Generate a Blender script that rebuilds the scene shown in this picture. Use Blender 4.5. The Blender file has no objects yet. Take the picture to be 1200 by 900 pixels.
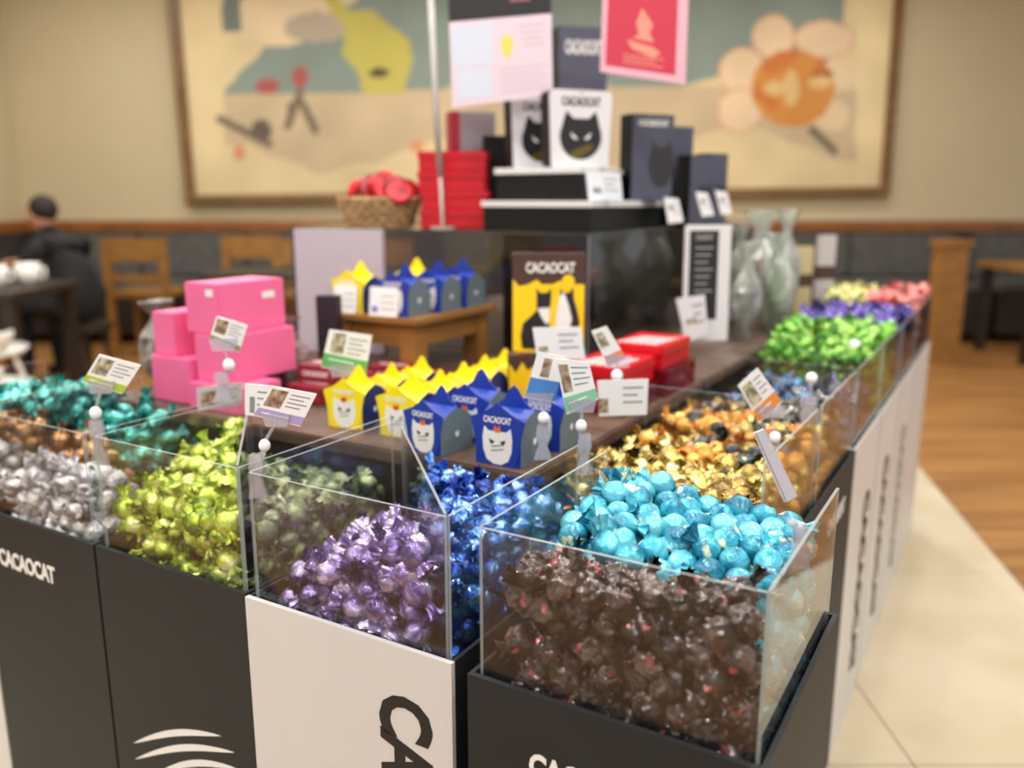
import bpy, bmesh, math, random
from mathutils import Vector, Matrix, noise
random.seed(7)
SC = bpy.context.scene
COL = SC.collection
PI = math.pi
EYE = 1.10                       # eye height above the floor
TH = math.atan(216/1000.0)       # pitch down
YAW = math.radians(30.6)         # the stand is turned this much
DV = Vector((math.sin(YAW), math.cos(YAW), 0)); RV = Vector((math.cos(YAW), -math.sin(YAW), 0))
# ---------------------------------------------------------------- camera
cam = bpy.data.cameras.new('camera'); cam_o = bpy.data.objects.new('camera', cam); COL.objects.link(cam_o)
cam_o.location = (0, 0, EYE); cam_o.rotation_euler = (PI/2-TH, 0, 0)
cam.sensor_width = 36; cam.lens = 30; cam.clip_start = .02; cam.clip_end = 60
cam.dof.use_dof = True; cam.dof.focus_distance = .92; cam.dof.aperture_fstop = 2.4
SC.camera = cam_o
# ---------------------------------------------------------------- world, exposure, lamps
SC.view_settings.view_transform = 'Standard'; SC.view_settings.look = 'None'
SC.view_settings.gamma = 1; SC.view_settings.use_curve_mapping = False
SC.view_settings.exposure = 0.0
SC.cycles.transparent_max_bounces = 40; SC.cycles.max_bounces = 10; SC.cycles.transmission_bounces = 8
SC.cycles.caustics_reflective = False; SC.cycles.caustics_refractive = False
SC.cycles.sample_clamp_indirect = 6.0
wd = bpy.data.worlds.new('world'); SC.world = wd; wd.use_nodes = True
wd.node_tree.nodes['Background'].inputs[0].default_value = (.97, .985, 1.0, 1)
wd.node_tree.nodes['Background'].inputs[1].default_value = 0.66
CEIL = 3.0
LAMPS = [(x, y) for y in (-1.6, -.2, 1.2, 2.6, 4.2, 5.9) for x in (-3.1, -1.7, -.35, 1.05, 2.5)]
for (x, y) in LAMPS:
    l = bpy.data.lights.new('downlight_lamp', 'AREA'); l.shape = 'DISK'; l.size = .16
    l.energy = 17; l.color = (1.0, .98, .95)
    o = bpy.data.objects.new('downlight_lamp', l); o.location = (x, y, CEIL-.03); COL.objects.link(o)

# ---------------------------------------------------------------- helpers
def P(u, v, d): p = RV*u + DV*v; return Vector((p.x, p.y, EYE-d))
def at(px, py, Y):
    x = px-600; y = 450-py
    r = Vector((x, 1000*math.cos(TH)+y*math.sin(TH), y*math.cos(TH)-1000*math.sin(TH)))
    return Vector((0, 0, EYE)) + r*(Y/r.y)
def M2(loc, rz=0.0): return Matrix.Translation(loc) @ Matrix.Rotation(rz, 4, 'Z')
def lin(c): return tuple(((x/255)/12.92 if x/255 <= .04045 else ((x/255+.055)/1.055)**2.4) for x in c)
MATS = {}
def mat(name, rgb, rough=.5, metal=0.0, spec=.5, noisy=0.0, scale=30, bump=0.0, rgb2=None, coat=0.0, rand=0.0, stretch=None):
    if name in MATS: return MATS[name]
    m = bpy.data.materials.new(name); m.use_nodes = True; nt = m.node_tree; b = nt.nodes['Principled BSDF']
    c = (*lin(rgb), 1); b.inputs['Base Color'].default_value = c
    b.inputs['Roughness'].default_value = rough; b.inputs['Metallic'].default_value = metal
    b.inputs['Specular IOR Level'].default_value = spec; b.inputs['Coat Weight'].default_value = coat
    tc = nt.nodes.new('ShaderNodeTexCoord')
    if noisy or rgb2 or bump:
        mp = nt.nodes.new('ShaderNodeMapping'); nt.links.new(tc.outputs['Object'], mp.inputs[0])
        if stretch: mp.inputs['Scale'].default_value = stretch
        n = nt.nodes.new('ShaderNodeTexNoise'); n.inputs['Scale'].default_value = scale; n.inputs['Detail'].default_value = 4
        nt.links.new(mp.outputs[0], n.inputs['Vector'])
        mx = nt.nodes.new('ShaderNodeMix'); mx.data_type = 'RGBA'
        c2 = (*lin(rgb2), 1) if rgb2 else tuple(max(0, x*(1-noisy)) for x in c[:3])+(1,)
        rp = nt.nodes.new('ShaderNodeMapRange'); rp.inputs[1].default_value = .38; rp.inputs[2].default_value = .62
        nt.links.new(n.outputs[0], rp.inputs[0]); nt.links.new(rp.outputs[0], mx.inputs[0])
        mx.inputs[6].default_value = c; mx.inputs[7].default_value = c2
        nt.links.new(mx.outputs[2], b.inputs['Base Color'])
        if bump:
            bp = nt.nodes.new('ShaderNodeBump'); bp.inputs['Strength'].default_value = bump; bp.inputs['Distance'].default_value = .002
            nt.links.new(n.outputs[0], bp.inputs['Height']); nt.links.new(bp.outputs[0], b.inputs['Normal'])
        if rand:
            oi = nt.nodes.new('ShaderNodeObjectInfo'); hs = nt.nodes.new('ShaderNodeHueSaturation')
            r2 = nt.nodes.new('ShaderNodeMapRange'); r2.inputs[3].default_value = 1-rand; r2.inputs[4].default_value = 1+rand
            nt.links.new(oi.outputs['Random'], r2.inputs[0]); nt.links.new(r2.outputs[0], hs.inputs['Value'])
            nt.links.new(mx.outputs[2], hs.inputs['Color']); nt.links.new(hs.outputs[0], b.inputs['Base Color'])
    MATS[name] = m; return m
def foil(name, base, hi, dark, label=None, rough=.28, metal=.75, rand=.18, scale=70, labcut=.66, coat=.6):
    """crinkled wrapper: crinkle highlights and dark creases painted into the colour as noise streaks, a printed patch in the middle of the ball"""
    m = bpy.data.materials.new(name); m.use_nodes = True; nt = m.node_tree; b = nt.nodes['Principled BSDF']; L = nt.links.new
    b.inputs['Metallic'].default_value = metal; b.inputs['Roughness'].default_value = rough
    tc = nt.nodes.new('ShaderNodeTexCoord'); oi = nt.nodes.new('ShaderNodeObjectInfo')
    n = nt.nodes.new('ShaderNodeTexNoise'); n.noise_dimensions = '4D'; n.inputs['Scale'].default_value = scale; n.inputs['Detail'].default_value = 3
    wm = nt.nodes.new('ShaderNodeMath'); wm.operation = 'MULTIPLY'; wm.inputs[1].default_value = 40; L(oi.outputs['Random'], wm.inputs[0]); L(wm.outputs[0], n.inputs['W'])
    st = nt.nodes.new('ShaderNodeMapping'); st.inputs['Scale'].default_value = (1, 1, .35); L(tc.outputs['Object'], st.inputs[0]); L(st.outputs[0], n.inputs['Vector'])
    cr = nt.nodes.new('ShaderNodeValToRGB'); e = cr.color_ramp.elements
    e[0].position = .39; e[0].color = (*lin(dark), 1); e[1].position = .60; e[1].color = (*lin(hi), 1)
    k = e.new(.5); k.color = (*lin(base), 1)
    L(n.outputs[0], cr.inputs[0]); out = cr.outputs[0]
    if label:
        n2 = nt.nodes.new('ShaderNodeTexNoise'); n2.noise_dimensions = '4D'; n2.inputs['Scale'].default_value = scale*1.3; n2.inputs['Detail'].default_value = 1
        L(wm.outputs[0], n2.inputs['W']); L(tc.outputs['Object'], n2.inputs['Vector'])
        gt = nt.nodes.new('ShaderNodeMapRange'); gt.inputs[1].default_value = labcut-.03; gt.inputs[2].default_value = labcut+.03; L(n2.outputs[0], gt.inputs[0])
        mx = nt.nodes.new('ShaderNodeMix'); mx.data_type = 'RGBA'; L(gt.outputs[0], mx.inputs[0]); L(out, mx.inputs[6]); mx.inputs[7].default_value = (*lin(label), 1)
        out = mx.outputs[2]
    hs = nt.nodes.new('ShaderNodeHueSaturation'); r2 = nt.nodes.new('ShaderNodeMapRange')
    r2.inputs[3].default_value = 1-rand; r2.inputs[4].default_value = 1+rand
    L(oi.outputs['Random'], r2.inputs[0]); L(r2.outputs[0], hs.inputs['Value']); L(out, hs.inputs['Color']); L(hs.outputs[0], b.inputs['Base Color'])
    bp = nt.nodes.new('ShaderNodeBump'); bp.inputs['Strength'].default_value = .9; bp.inputs['Distance'].default_value = .0022
    n3 = nt.nodes.new('ShaderNodeTexNoise'); n3.inputs['Scale'].default_value = scale*3.6; n3.inputs['Detail'].default_value = 3; L(st.outputs[0], n3.inputs['Vector'])
    L(n3.outputs[0], bp.inputs['Height']); L(bp.outputs[0], b.inputs['Normal']); L(bp.outputs[0], b.inputs['Coat Normal'])
    b.inputs['Coat Weight'].default_value = coat; b.inputs['Coat Roughness'].default_value = .07
    return m
def clear(name, tint=(1, 1, 1), gloss=1.0, haze=0.0, hazec=(255, 255, 255), rough=.015, ior=1.49):
    m = bpy.data.materials.new(name); m.use_nodes = True; nt = m.node_tree; nt.nodes.clear(); L = nt.links.new
    t = nt.nodes.new('ShaderNodeBsdfTransparent'); t.inputs[0].default_value = (*tint, 1)
    g = nt.nodes.new('ShaderNodeBsdfGlossy'); g.inputs['Roughness'].default_value = rough
    f = nt.nodes.new('ShaderNodeFresnel'); ge = nt.nodes.new('ShaderNodeNewGeometry'); mi_ = nt.nodes.new('ShaderNodeMapRange'); mi_.inputs[3].default_value = ior; mi_.inputs[4].default_value = 1/ior
    L(ge.outputs['Backfacing'], mi_.inputs[0]); L(mi_.outputs[0], f.inputs[0])    # same reflectance on entering and leaving the thin sheet
    fm = nt.nodes.new('ShaderNodeMath'); fm.operation = 'MULTIPLY'; fm.inputs[1].default_value = gloss; fm.use_clamp = True; L(f.outputs[0], fm.inputs[0])
    base = t.outputs[0]
    if haze:
        d = nt.nodes.new('ShaderNodeBsdfDiffuse'); d.inputs[0].default_value = (*lin(hazec), 1)
        mh = nt.nodes.new('ShaderNodeMixShader'); mh.inputs[0].default_value = haze; L(t.outputs[0], mh.inputs[1]); L(d.outputs[0], mh.inputs[2]); base = mh.outputs[0]
    mx = nt.nodes.new('ShaderNodeMixShader'); L(fm.outputs[0], mx.inputs[0]); L(base, mx.inputs[1]); L(g.outputs[0], mx.inputs[2])
    o = nt.nodes.new('ShaderNodeOutputMaterial'); L(mx.outputs[0], o.inputs[0]); MATS[name] = m; return m

def tag(o, label=None, cat=None, group=None, kind=None):
    if label: o['label'] = label
    if cat: o['category'] = cat
    if group: o['group'] = group
    if kind: o['kind'] = kind
    return o
def link(o, parent=None):
    COL.objects.link(o)
    if parent is not None: o.parent = parent
    return o
def empty(name, M, label, cat, group=None):
    o = bpy.data.objects.new(name, None); o.matrix_world = M; o.empty_display_size = .02; COL.objects.link(o); return tag(o, label, cat, group)
def mesh(name, verts, faces, m, parent=None, M=None, smooth=False, mi=None):
    me = bpy.data.meshes.new(name); me.from_pydata([tuple(v) for v in verts], [], faces)
    for x in (m if isinstance(m, (list, tuple)) else [m]): me.materials.append(x)
    if mi: me.polygons.foreach_set('material_index', mi)
    if smooth: me.polygons.foreach_set('use_smooth', [True]*len(me.polygons))
    me.update(); o = bpy.data.objects.new(name, me)
    if M is not None: o.matrix_world = M
    return link(o, parent)
class MB:
    def __init__(s): s.bm = bmesh.new()
    def box(s, x0, x1, y0, y1, z0, z1, M=None, mi=0, bev=0.0):
        vs = [s.bm.verts.new((x, y, z)) for z in (z0, z1) for (x, y) in ((x0, y0), (x1, y0), (x1, y1), (x0, y1))]
        fs = [s.bm.faces.new([vs[i] for i in f]) for f in ((3, 2, 1, 0), (4, 5, 6, 7), (0, 1, 5, 4), (1, 2, 6, 5), (2, 3, 7, 6), (3, 0, 4, 7))]
        for f in fs: f.material_index = mi
        if bev: bmesh.ops.bevel(s.bm, geom=list({e for f in fs for e in f.edges}), offset=bev, segments=2, affect='EDGES')
        elif M is not None: bmesh.ops.transform(s.bm, matrix=M, verts=vs)
        return s
    def prism(s, pts, d0, d1, M=None, mi=0, side=None):
        """polygon in the x-z plane, extruded along y from d0 to d1"""
        a = [s.bm.verts.new((x, d0, z)) for x, z in pts]; b = [s.bm.verts.new((x, d1, z)) for x, z in pts]; n = len(pts)
        fs = [s.bm.faces.new(a), s.bm.faces.new(b[::-1])]
        for f in fs: f.material_index = mi
        for i in range(n):
            f = s.bm.faces.new([a[i], b[i], b[(i+1) % n], a[(i+1) % n]]); f.material_index = mi if side is None else side
        if M is not None: bmesh.ops.transform(s.bm, matrix=M, verts=a+b)
        return s
    def tube(s, pts, r, n=8, mi=0):
        pts = [Vector(p) for p in pts]; rs = r if isinstance(r, (list, tuple)) else [r]*len(pts); rings = []
        for i, p in enumerate(pts):
            t = (pts[min(i+1, len(pts)-1)]-pts[max(i-1, 0)]).normalized(); a = t.orthogonal().normalized(); 
            if rings: a = (prev - t*prev.dot(t)).normalized()
            prev = a; b = t.cross(a)
            rings.append([s.bm.verts.new(p+(a*math.cos(2*PI*k/n)+b*math.sin(2*PI*k/n))*rs[i]) for k in range(n)])
        for A, B in zip(rings, rings[1:]):
            for k in range(n): f = s.bm.faces.new([A[k], A[(k+1) % n], B[(k+1) % n], B[k]]); f.material_index = mi
        for c in (rings[0][::-1], rings[-1]): f = s.bm.faces.new(c); f.material_index = mi
        return s
    def lathe(s, prof, n=24, c=(0, 0, 0), mi=0):
        rings = []
        for r, z in prof: rings.append([s.bm.verts.new((c[0]+r*math.cos(2*PI*k/n), c[1]+r*math.sin(2*PI*k/n), c[2]+z)) for k in range(n)])
        for A, B in zip(rings, rings[1:]):
            for k in range(n): f = s.bm.faces.new([A[k], A[(k+1) % n], B[(k+1) % n], B[k]]); f.material_index = mi
        for cc in (rings[0][::-1], rings[-1]): s.bm.faces.new(cc)
        return s
    def ball(s, c, r, sub=2, sc=(1, 1, 1), mi=0):
        g = bmesh.ops.create_icosphere(s.bm, subdivisions=sub, radius=1)
        for v in g['verts']: v.co = Vector((v.co.x*r*sc[0], v.co.y*r*sc[1], v.co.z*r*sc[2]))+Vector(c)
        for f in {f for v in g['verts'] for f in v.link_faces}: f.material_index = mi
        return s
    def build(s, name, m, parent=None, M=None, smooth=False):
        bmesh.ops.recalc_face_normals(s.bm, faces=s.bm.faces)
        me = bpy.data.meshes.new(name); s.bm.to_mesh(me); s.bm.free()
        for x in (m if isinstance(m, (list, tuple)) else [m]): me.materials.append(x)
        if smooth: me.polygons.foreach_set('use_smooth', [True]*len(me.polygons))
        o = bpy.data.objects.new(name, me)
        if M is not None: o.matrix_world = M
        return link(o, parent)
def decal(name, pts, m, parent, M, t=.0005):
    """a flat printed shape: polygon in the plane's x-z, facing -y"""
    return MB().prism(pts, -t, 0).build(name, m, parent, M)
def letters(s, w, h, m, parent, M, bold=.03, name='lettering', t=.0006):
    c = bpy.data.curves.new(name, 'FONT'); c.body = s; c.size = 1; c.offset = bold; c.extrude = .004; c.resolution_u = 3; c.space_character = .92
    o = bpy.data.objects.new(name, c); me = bpy.data.meshes.new_from_object(o); bpy.data.objects.remove(o)
    xs = [v.co.x for v in me.vertices]; ys = [v.co.y for v in me.vertices]
    cx, cy = (min(xs)+max(xs))/2, (min(ys)+max(ys))/2; sx, sy = w/(max(xs)-min(xs)), h/(max(ys)-min(ys))
    for v in me.vertices: x, y, z = v.co; v.co = ((x-cx)*sx, -t if z > 0 else 0, (y-cy)*sy)
    me.materials.clear(); me.materials.append(m); me.name = name
    ob = bpy.data.objects.new(name, me); ob.matrix_world = M; return link(ob, parent)
def ell(cx, cz, rx, rz, n=20, a0=0, a1=2*PI):
    return [(cx+rx*math.cos(a0+(a1-a0)*i/n), cz+rz*math.sin(a0+(a1-a0)*i/n)) for i in range(n + (a1-a0 < 6.2))]
def cathead(cx, cz, r, squash=1.0):
    pts = []
    for i in range(40):
        a = -PI/2+2*PI*i/40; x = math.cos(a); z = math.sin(a); k = 1.0
        pts.append((cx+r*x*k, cz+r*z*squash*(1 if z < .4 else 1-(z-.4)*.28)))
    def ins(x, z): return (cx+r*x, cz+r*squash*z)
    out = []
    for (x, z) in pts:
        rx, rz = (x-cx)/r, (z-cz)/(r*squash)
        if rz > .55 and abs(rx) > .30:
            continue
        out.append((x, z))
    # rebuild in order with ears
    right = [p for p in out if p[0] >= cx and not (p[1] > cz+.55*r*squash)]; left = [p for p in out if p[0] < cx and not (p[1] > cz+.55*r*squash)]
    right.sort(key=lambda p: p[1]); left.sort(key=lambda p: -p[1])
    return right+[ins(.86, .62), ins(.70, 1.12), ins(.36, .80), ins(0, .80), ins(-.36, .80), ins(-.70, 1.12), ins(-.86, .62)]+left
def child_mx(x=0, y=0, z=0, rz=0, ry=0, rx=0):
    return Matrix.Translation((x, y, z)) @ Matrix.Rotation(rz, 4, 'Z') @ Matrix.Rotation(ry, 4, 'Y') @ Matrix.Rotation(rx, 4, 'X')

# ---------------------------------------------------------------- plain materials
BLACKP = mat('charcoal_laminate', (40, 43, 45), .55, spec=.3, noisy=.1, scale=6)
WHITEP = mat('white_laminate', (213, 212, 211), .4, noisy=.03, scale=4)
TRAY = mat('black_tray', (14, 14, 18), .35)
PRINTW = mat('white_print', (236, 236, 234), .5); PRINTK = mat('black_print', (28, 28, 30), .5); PAPER = mat('white_paper', (240, 240, 240), .55)
ACR = clear('clear_acrylic', (.985, .99, .99), 1.0, haze=.006, hazec=(225, 228, 225))
ACRE = clear('acrylic_cut_edge', (.80, .86, .86), .8, haze=.38, hazec=(205, 215, 215))
SMOKE = clear('smoked_acrylic', (.80, .785, .78), .9)
CLIPM = clear('clear_plastic', (.94, .94, .97), 1.8, haze=.24, hazec=(235, 235, 245), rough=.08)
CELLO = clear('cellophane', (.93, .94, .94), 3.0, haze=.16, hazec=(225, 228, 225), rough=.12)

# ================================================================ SETTING
WALLC = mat('beige_wall_paint', (198, 184, 150), .8, noisy=.03, scale=2)
WY = 7.2; WX = -4.035
def room_box(name, x0, x1, y0, y1, z0, z1, m):
    o = MB().box(x0, x1, y0, y1, z0, z1).build(name, m); o['kind'] = 'structure'; return o
room_box('wall_back', WX-.1, 6.5, WY, WY+.12, 0, CEIL, WALLC)
room_box('wall_left', WX-.12, WX, -.5, WY, 0, CEIL, WALLC)
room_box('ceiling', WX-.1, 6.5, -3, WY, CEIL, CEIL+.1, mat('ceiling_paint', (225, 218, 202), .9))
RAILM = mat('orange_oak_rail', (150, 92, 44), .4, noisy=.35, scale=5, stretch=(1, 8, 8))
room_box('trim_1', WX, 6.5, WY-.07, WY-.001, .845, .93, RAILM)
room_box('trim_2', WX+.001, WX+.06, 1, WY-.07, .845, .93, RAILM)
WAIN = mat('dark_panelling', (62, 58, 54), .6, noisy=.25, scale=3)
room_box('trim_3', WX, 6.5, WY-.05, WY-.001, 0, .845, WAIN)
room_box('trim_4', WX+.001, WX+.05, 1, WY-.05, 0, .845, WAIN)
# floor: timber boards (each a piece) beside a pale stone walkway
fl = MB().box(WX-.1, 6.5, -3, WY+.1, -.12, -.012).build('floor', mat('floor_base', (70, 50, 30), .8)); fl['kind'] = 'structure'
STONE = mat('pale_stone', (204, 192, 166), .5, rgb2=(194, 180, 150), scale=3, bump=.05)
WOODF = mat('oak_floor', (166, 120, 66), .45, rgb2=(136, 92, 46), scale=2.2, stretch=(.6, 6, 6), rand=.12)
edge = lambda y: 1.72 - .205*(3.46-y) if y < 3.46 else 1.72 + .1*(y-3.46)
tiles = {}
def floor_piece(name, m, x0, x1, y0, y1, skew0=None, skew1=None):
    a0 = x0 if skew0 is None else skew0(y0); a1 = x0 if skew0 is None else skew0(y1)
    b0 = x1 if skew1 is None else skew1(y0); b1 = x1 if skew1 is None else skew1(y1); g = .0015; z = 0.0
    v = [(a0+g, y0+g, -.012), (b0-g, y0+g, -.012), (b1-g, y1-g, -.012), (a1+g, y1-g, -.012), (a0+g, y0+g, z), (b0-g, y0+g, z), (b1-g, y1-g, z), (a1+g, y1-g, z)]
    mesh(name, v, [(3, 2, 1, 0), (4, 5, 6, 7), (0, 1, 5, 4), (1, 2, 6, 5), (2, 3, 7, 6), (3, 0, 4, 7)], m, fl)
ys = [.60, 1.5, 2.4, 3.46, 4.6]
for y0, y1 in zip(ys, ys[1:]):
    xs_ = [-1.9, -1.0, -.1, .8]
    for x0, x1 in zip(xs_, xs_[1:]): floor_piece('stone_tile', STONE, x0, x1, y0, y1)
    floor_piece('stone_tile', STONE, .8, 0, y0, y1, None, edge)
rnd = random.Random(3); y = -3.0
while y < WY-.05:
    y1 = y+.16
    if y > .55 and y < 4.6 and y1 <= 4.62:
        x = edge(y)+.001; first = True
        while x < 6.4:
            x1 = min(6.4, x+rnd.uniform(1.2, 2.2)); floor_piece('floor_board', WOODF, x, x1, y, y1, edge if first else None, None); first = False; x = x1
        x = -1.9
        while x > WX:
            x1 = max(WX, x-rnd.uniform(1.2, 2.2)); floor_piece('floor_board', WOODF, x1, x, y, y1); x = x1
    else:
        x = WX
        while x < 6.4:
            x1 = min(6.4, x+rnd.uniform(1.2, 2.2)); floor_piece('floor_board', WOODF, x, x1, y, y1); x = x1
    y = y1
# downlight fittings round the lamps
FIT = mat('white_metal_ring', (235, 232, 225), .4)
first = None
for (x, y) in LAMPS:
    if first is None:
        first = MB().lathe([(.085, 0), (.105, 0), (.105, .02), (.085, .02)], 24).build('downlight_ring', FIT); o = first
    else: o = first.copy(); COL.objects.link(o)
    o.location = (x, y, CEIL-.021); tag(o, 'white round downlight ring recessed in the ceiling', 'light', 'ceiling downlights')

# ---------------------------------------------------------------- the framed picture
def canvas_print():
    """flat print on the canvas: colour per vertex in canvas coordinates given on a 1200-wide grid"""
    x0, x1, z0, z1 = -2.585, 3.0, 1.17, 2.72
    nx, nz = 300, 96
    def inside(p, poly):
        c = False; x, y = p
        for i in range(len(poly)):
            xa, ya = poly[i]; xb, yb = poly[i-1]
            if (ya > y) != (yb > y) and x < (xb-xa)*(y-ya)/(yb-ya)+xa: c = not c
        return c
    E_ = lambda x, y, cx, cy, rx, ry: ((x-cx)/rx)**2+((y-cy)/ry)**2 < 1
    sea = (138, 152, 142); land = (206, 184, 148); cream = (228, 208, 160); pale = (236, 212, 172); yel = (198, 188, 92)
    sea1 = [(262, 110), (330, 30), (400, 15), (500, -60), (600, -200), (1000, -200), (985, 60), (960, 90), (860, 92), (800, 102), (500, 104)]
    sea2 = [(805, -20), (985, -20), (975, 60), (880, 60), (845, 98), (805, 98)]
    yl = [(372, -30), (395, 18), (408, 30), (405, 62), (422, 82), (428, 108), (475, 108), (486, 70), (484, 48), (462, 30), (440, 12), (412, 12), (398, -8), (395, -30)]
    dark = [((260, 135), (318, 165)), ((342, 140), (345, 120)), ((355, 105), (340, 145)), ((357, 118), (372, 150)), ((950, 158), (975, 182))]
    def col(px, py):
        n = noise.noise(Vector((px*.022, py*.022, 3))); n2 = noise.noise(Vector((px*.007, py*.007, 9)))
        c = land if py > 104 else cream
        if py > 178+18*math.sin(px*.02)+14*n: c = cream
        if 240 < px < 1000 and py <= 106 and inside((px+8*n, py+6*n), sea1): c = sea
        if px > 800 and inside((px, py+6*n), sea2): c = sea
        if px < 262+22*n: c = cream
        if E_(px, py, 330, 18, 62, 34+8*n): c = pale
        if E_(px, py, 375, 30, 38, 18): c = (186, 172, 150)
        if 265 < px < 287 and py < 34: c = (120, 130, 122)
        if inside((px, py), yl): c = yel
        if E_(px, py, 447, 84, 12, 6): c = (84, 74, 50)
        if E_(px, py, 317, 98, 14, 9) or E_(px, py, 355, 88, 9, 13): c = (176, 92, 84)
        if E_(px, py, 283, 175, 7, 9) or E_(px, py, 490, 170, 8, 7): c = (222, 150, 110)
        if E_(px, py, 309, 150, 12, 14): c = (104, 92, 78)
        for (a, b) in dark:
            ax, ay = a; bx, by = b; t = max(0, min(1, ((px-ax)*(bx-ax)+(py-ay)*(by-ay))/((bx-ax)**2+(by-ay)**2)))
            if math.hypot(px-ax-t*(bx-ax), py-ay-t*(by-ay)) < 4.5: c = (118, 104, 86)
        # sun face with a ring of pale petals
        for k, (cx, cy, rx, ry) in enumerate([(906, 48, 23, 24), (965, 52, 33, 20), (870, 88, 26, 26), (866, 134, 25, 24), (985, 92, 22, 20), (972, 140, 22, 18)]):
            if E_(px, py, cx, cy, rx, ry): c = (238, 210, 170) if k < 4 else (232, 208, 166)
            elif E_(px, py, cx, cy, rx+2.5, ry+2.5) and k < 4: c = (214, 164, 130)
        if E_(px, py, 928, 108, 48, 45): c = (216, 146, 66) if n < .05 else (206, 120, 56)
        if E_(px, py, 926, 108, 9, 22) or E_(px, py, 908, 108, 13, 8) or E_(px, py, 960, 102, 14, 7): c = (232, 196, 130)
        if E_(px, py, 962, 92, 14, 3): c = (150, 96, 60)
        if px > 1002 - 6*n: c = (234, 214, 164)
        k = .94+.06*n+.05*n2
        return tuple(min(255, max(0, q*k)) for q in c)
    vs, fs, cols = [], [], []
    for j in range(nz+1):
        for i in range(nx+1):
            X = x0+(x1-x0)*i/nx; Z = z0+(z1-z0)*j/nz; vs.append((X, 0, Z))
            f_ = 1000/(WY*math.cos(TH)-(Z-EYE)*math.sin(TH)); px = 600+X*f_
            py = 450-1000*(WY*math.sin(TH)+(Z-EYE)*math.cos(TH))/(WY*math.cos(TH)-(Z-EYE)*math.sin(TH))
            cols.append((*lin(col(px, py)), 1))
    for j in range(nz):
        for i in range(nx): a = j*(nx+1)+i; fs.append((a, a+1, a+nx+2, a+nx+1))
    m = bpy.data.materials.new('printed_canvas'); m.use_nodes = True; b = m.node_tree.nodes['Principled BSDF']; b.inputs['Roughness'].default_value = .75
    at_ = m.node_tree.nodes.new('ShaderNodeVertexColor'); at_.layer_name = 'print'; m.node_tree.links.new(at_.outputs[0], b.inputs['Base Color'])
    return vs, fs, cols, m, (x0, x1, z0, z1)
vs, fs, cols, cm, (cx0, cx1, cz0, cz1) = canvas_print()
TILT = -.0125
pic = empty('framed_picture', Matrix.Translation((.2, WY-.05, 1.13)) @ Matrix.Rotation(TILT, 4, 'Y'), 'huge illustrated map picture in a brown wooden frame on the beige wall', 'picture')
mo = Matrix.Translation((-.2, 0, -1.13))
cv = mesh('canvas', vs, fs, cm, pic, mo); ca = cv.data.color_attributes.new('print', 'FLOAT_COLOR', 'POINT')
ca.data.foreach_set('color', [q for c in cols for q in c])
FRM = mat('brown_oak_frame', (126, 92, 48), .45, noisy=.3, scale=4, stretch=(1, 6, 6))
MB().box(cx0-.08, cx1+.08, -.03, .045, cz0-.075, cz0).build('frame_rail', FRM, pic, mo)
MB().box(cx0-.08, cx1+.08, -.03, .045, cz1, cz1+.075).build('frame_rail', FRM, pic, mo)
MB().box(cx0-.08, cx0, -.03, .045, cz0, cz1).build('frame_stile', FRM, pic, mo)
MB().box(cx1, cx1+.08, -.03, .045, cz0, cz1).build('frame_stile', FRM, pic, mo)

# ---------------------------------------------------------------- bench, chairs, tables, guest (far)
OAK = mat('honey_oak', (158, 112, 54), .45, noisy=.25, scale=6, stretch=(1, 1, 5)); DKW = mat('dark_wood', (44, 33, 24), .5, noisy=.3, scale=8)
GREYF = mat('grey_upholstery', (92, 90, 86), .9, noisy=.2, scale=14)
BLKF = mat('black_fabric', (26, 27, 30), .9, noisy=.3, scale=12)
def bench(x0, x1, label):
    b = empty('wall_bench', M2(Vector(((x0+x1)/2, WY-.35, 0))), label, 'bench', 'wall benches'); w = (x1-x0)/2
    MB().box(-w, w, -.3, .28, .08, .40).build('bench_base', DKW, b)
    MB().box(-w, w, -.3, .15, .40, .48, bev=.02).build('seat', GREYF, b)
    n = max(2, round((x1-x0)/.9))
    for i in range(n): MB().box(-w+2*w*i/n+.006, -w+2*w*(i+1)/n-.006, .16, .27, .48, .83, bev=.02).build('back_cushion', GREYF, b)
bench(-3.9, -1.3, 'long grey upholstered bench along the wall left of the stand')
bench(1.9, 3.6, 'grey upholstered bench along the wall right of the stand'); bench(3.75, 6.2, 'grey bench at the far right end of the wall')
def chair(x, y, rz, label, m=OAK):
    c = empty('dining_chair', M2(Vector((x, y, 0)), rz), label, 'chair', 'oak dining chairs')
    MB().box(-.22, .22, -.22, .22, .43, .47, bev=.008).build('seat', m, c)
    for sx in (-1, 1):
        MB().box(sx*.2-.022, sx*.2+.022, -.21, -.165, 0, .43).build('leg', m, c)
        MB().box(sx*.2-.022, sx*.2+.022, .17, .215, 0, .43).build('leg', m, c)
        MB().box(sx*.2-.025, sx*.2+.025, .175, .22, .47, .84).build('back_post', m, c)
    MB().box(-.2, .2, .18, .21, .68, .84).build('back_rail', m, c); MB().box(-.2, .2, .185, .205, .54, .59).build('back_rail', m, c)
    return c
chair(-2.6, 6.15, 3.1, 'oak chair beside the guest in dark clothes'); chair(-1.92, 6.15, -.05, 'oak chair left of the stand, second from the guest')
chair(-1.38, 5.95, 3.2, 'oak chair behind the pink boxes, left one of two'); chair(-.85, 5.9, 3.0, 'oak chair behind the pink boxes, right one of two')
chair(4.1, 5.3, .6, 'oak chair tucked at the table on the right edge')
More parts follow.
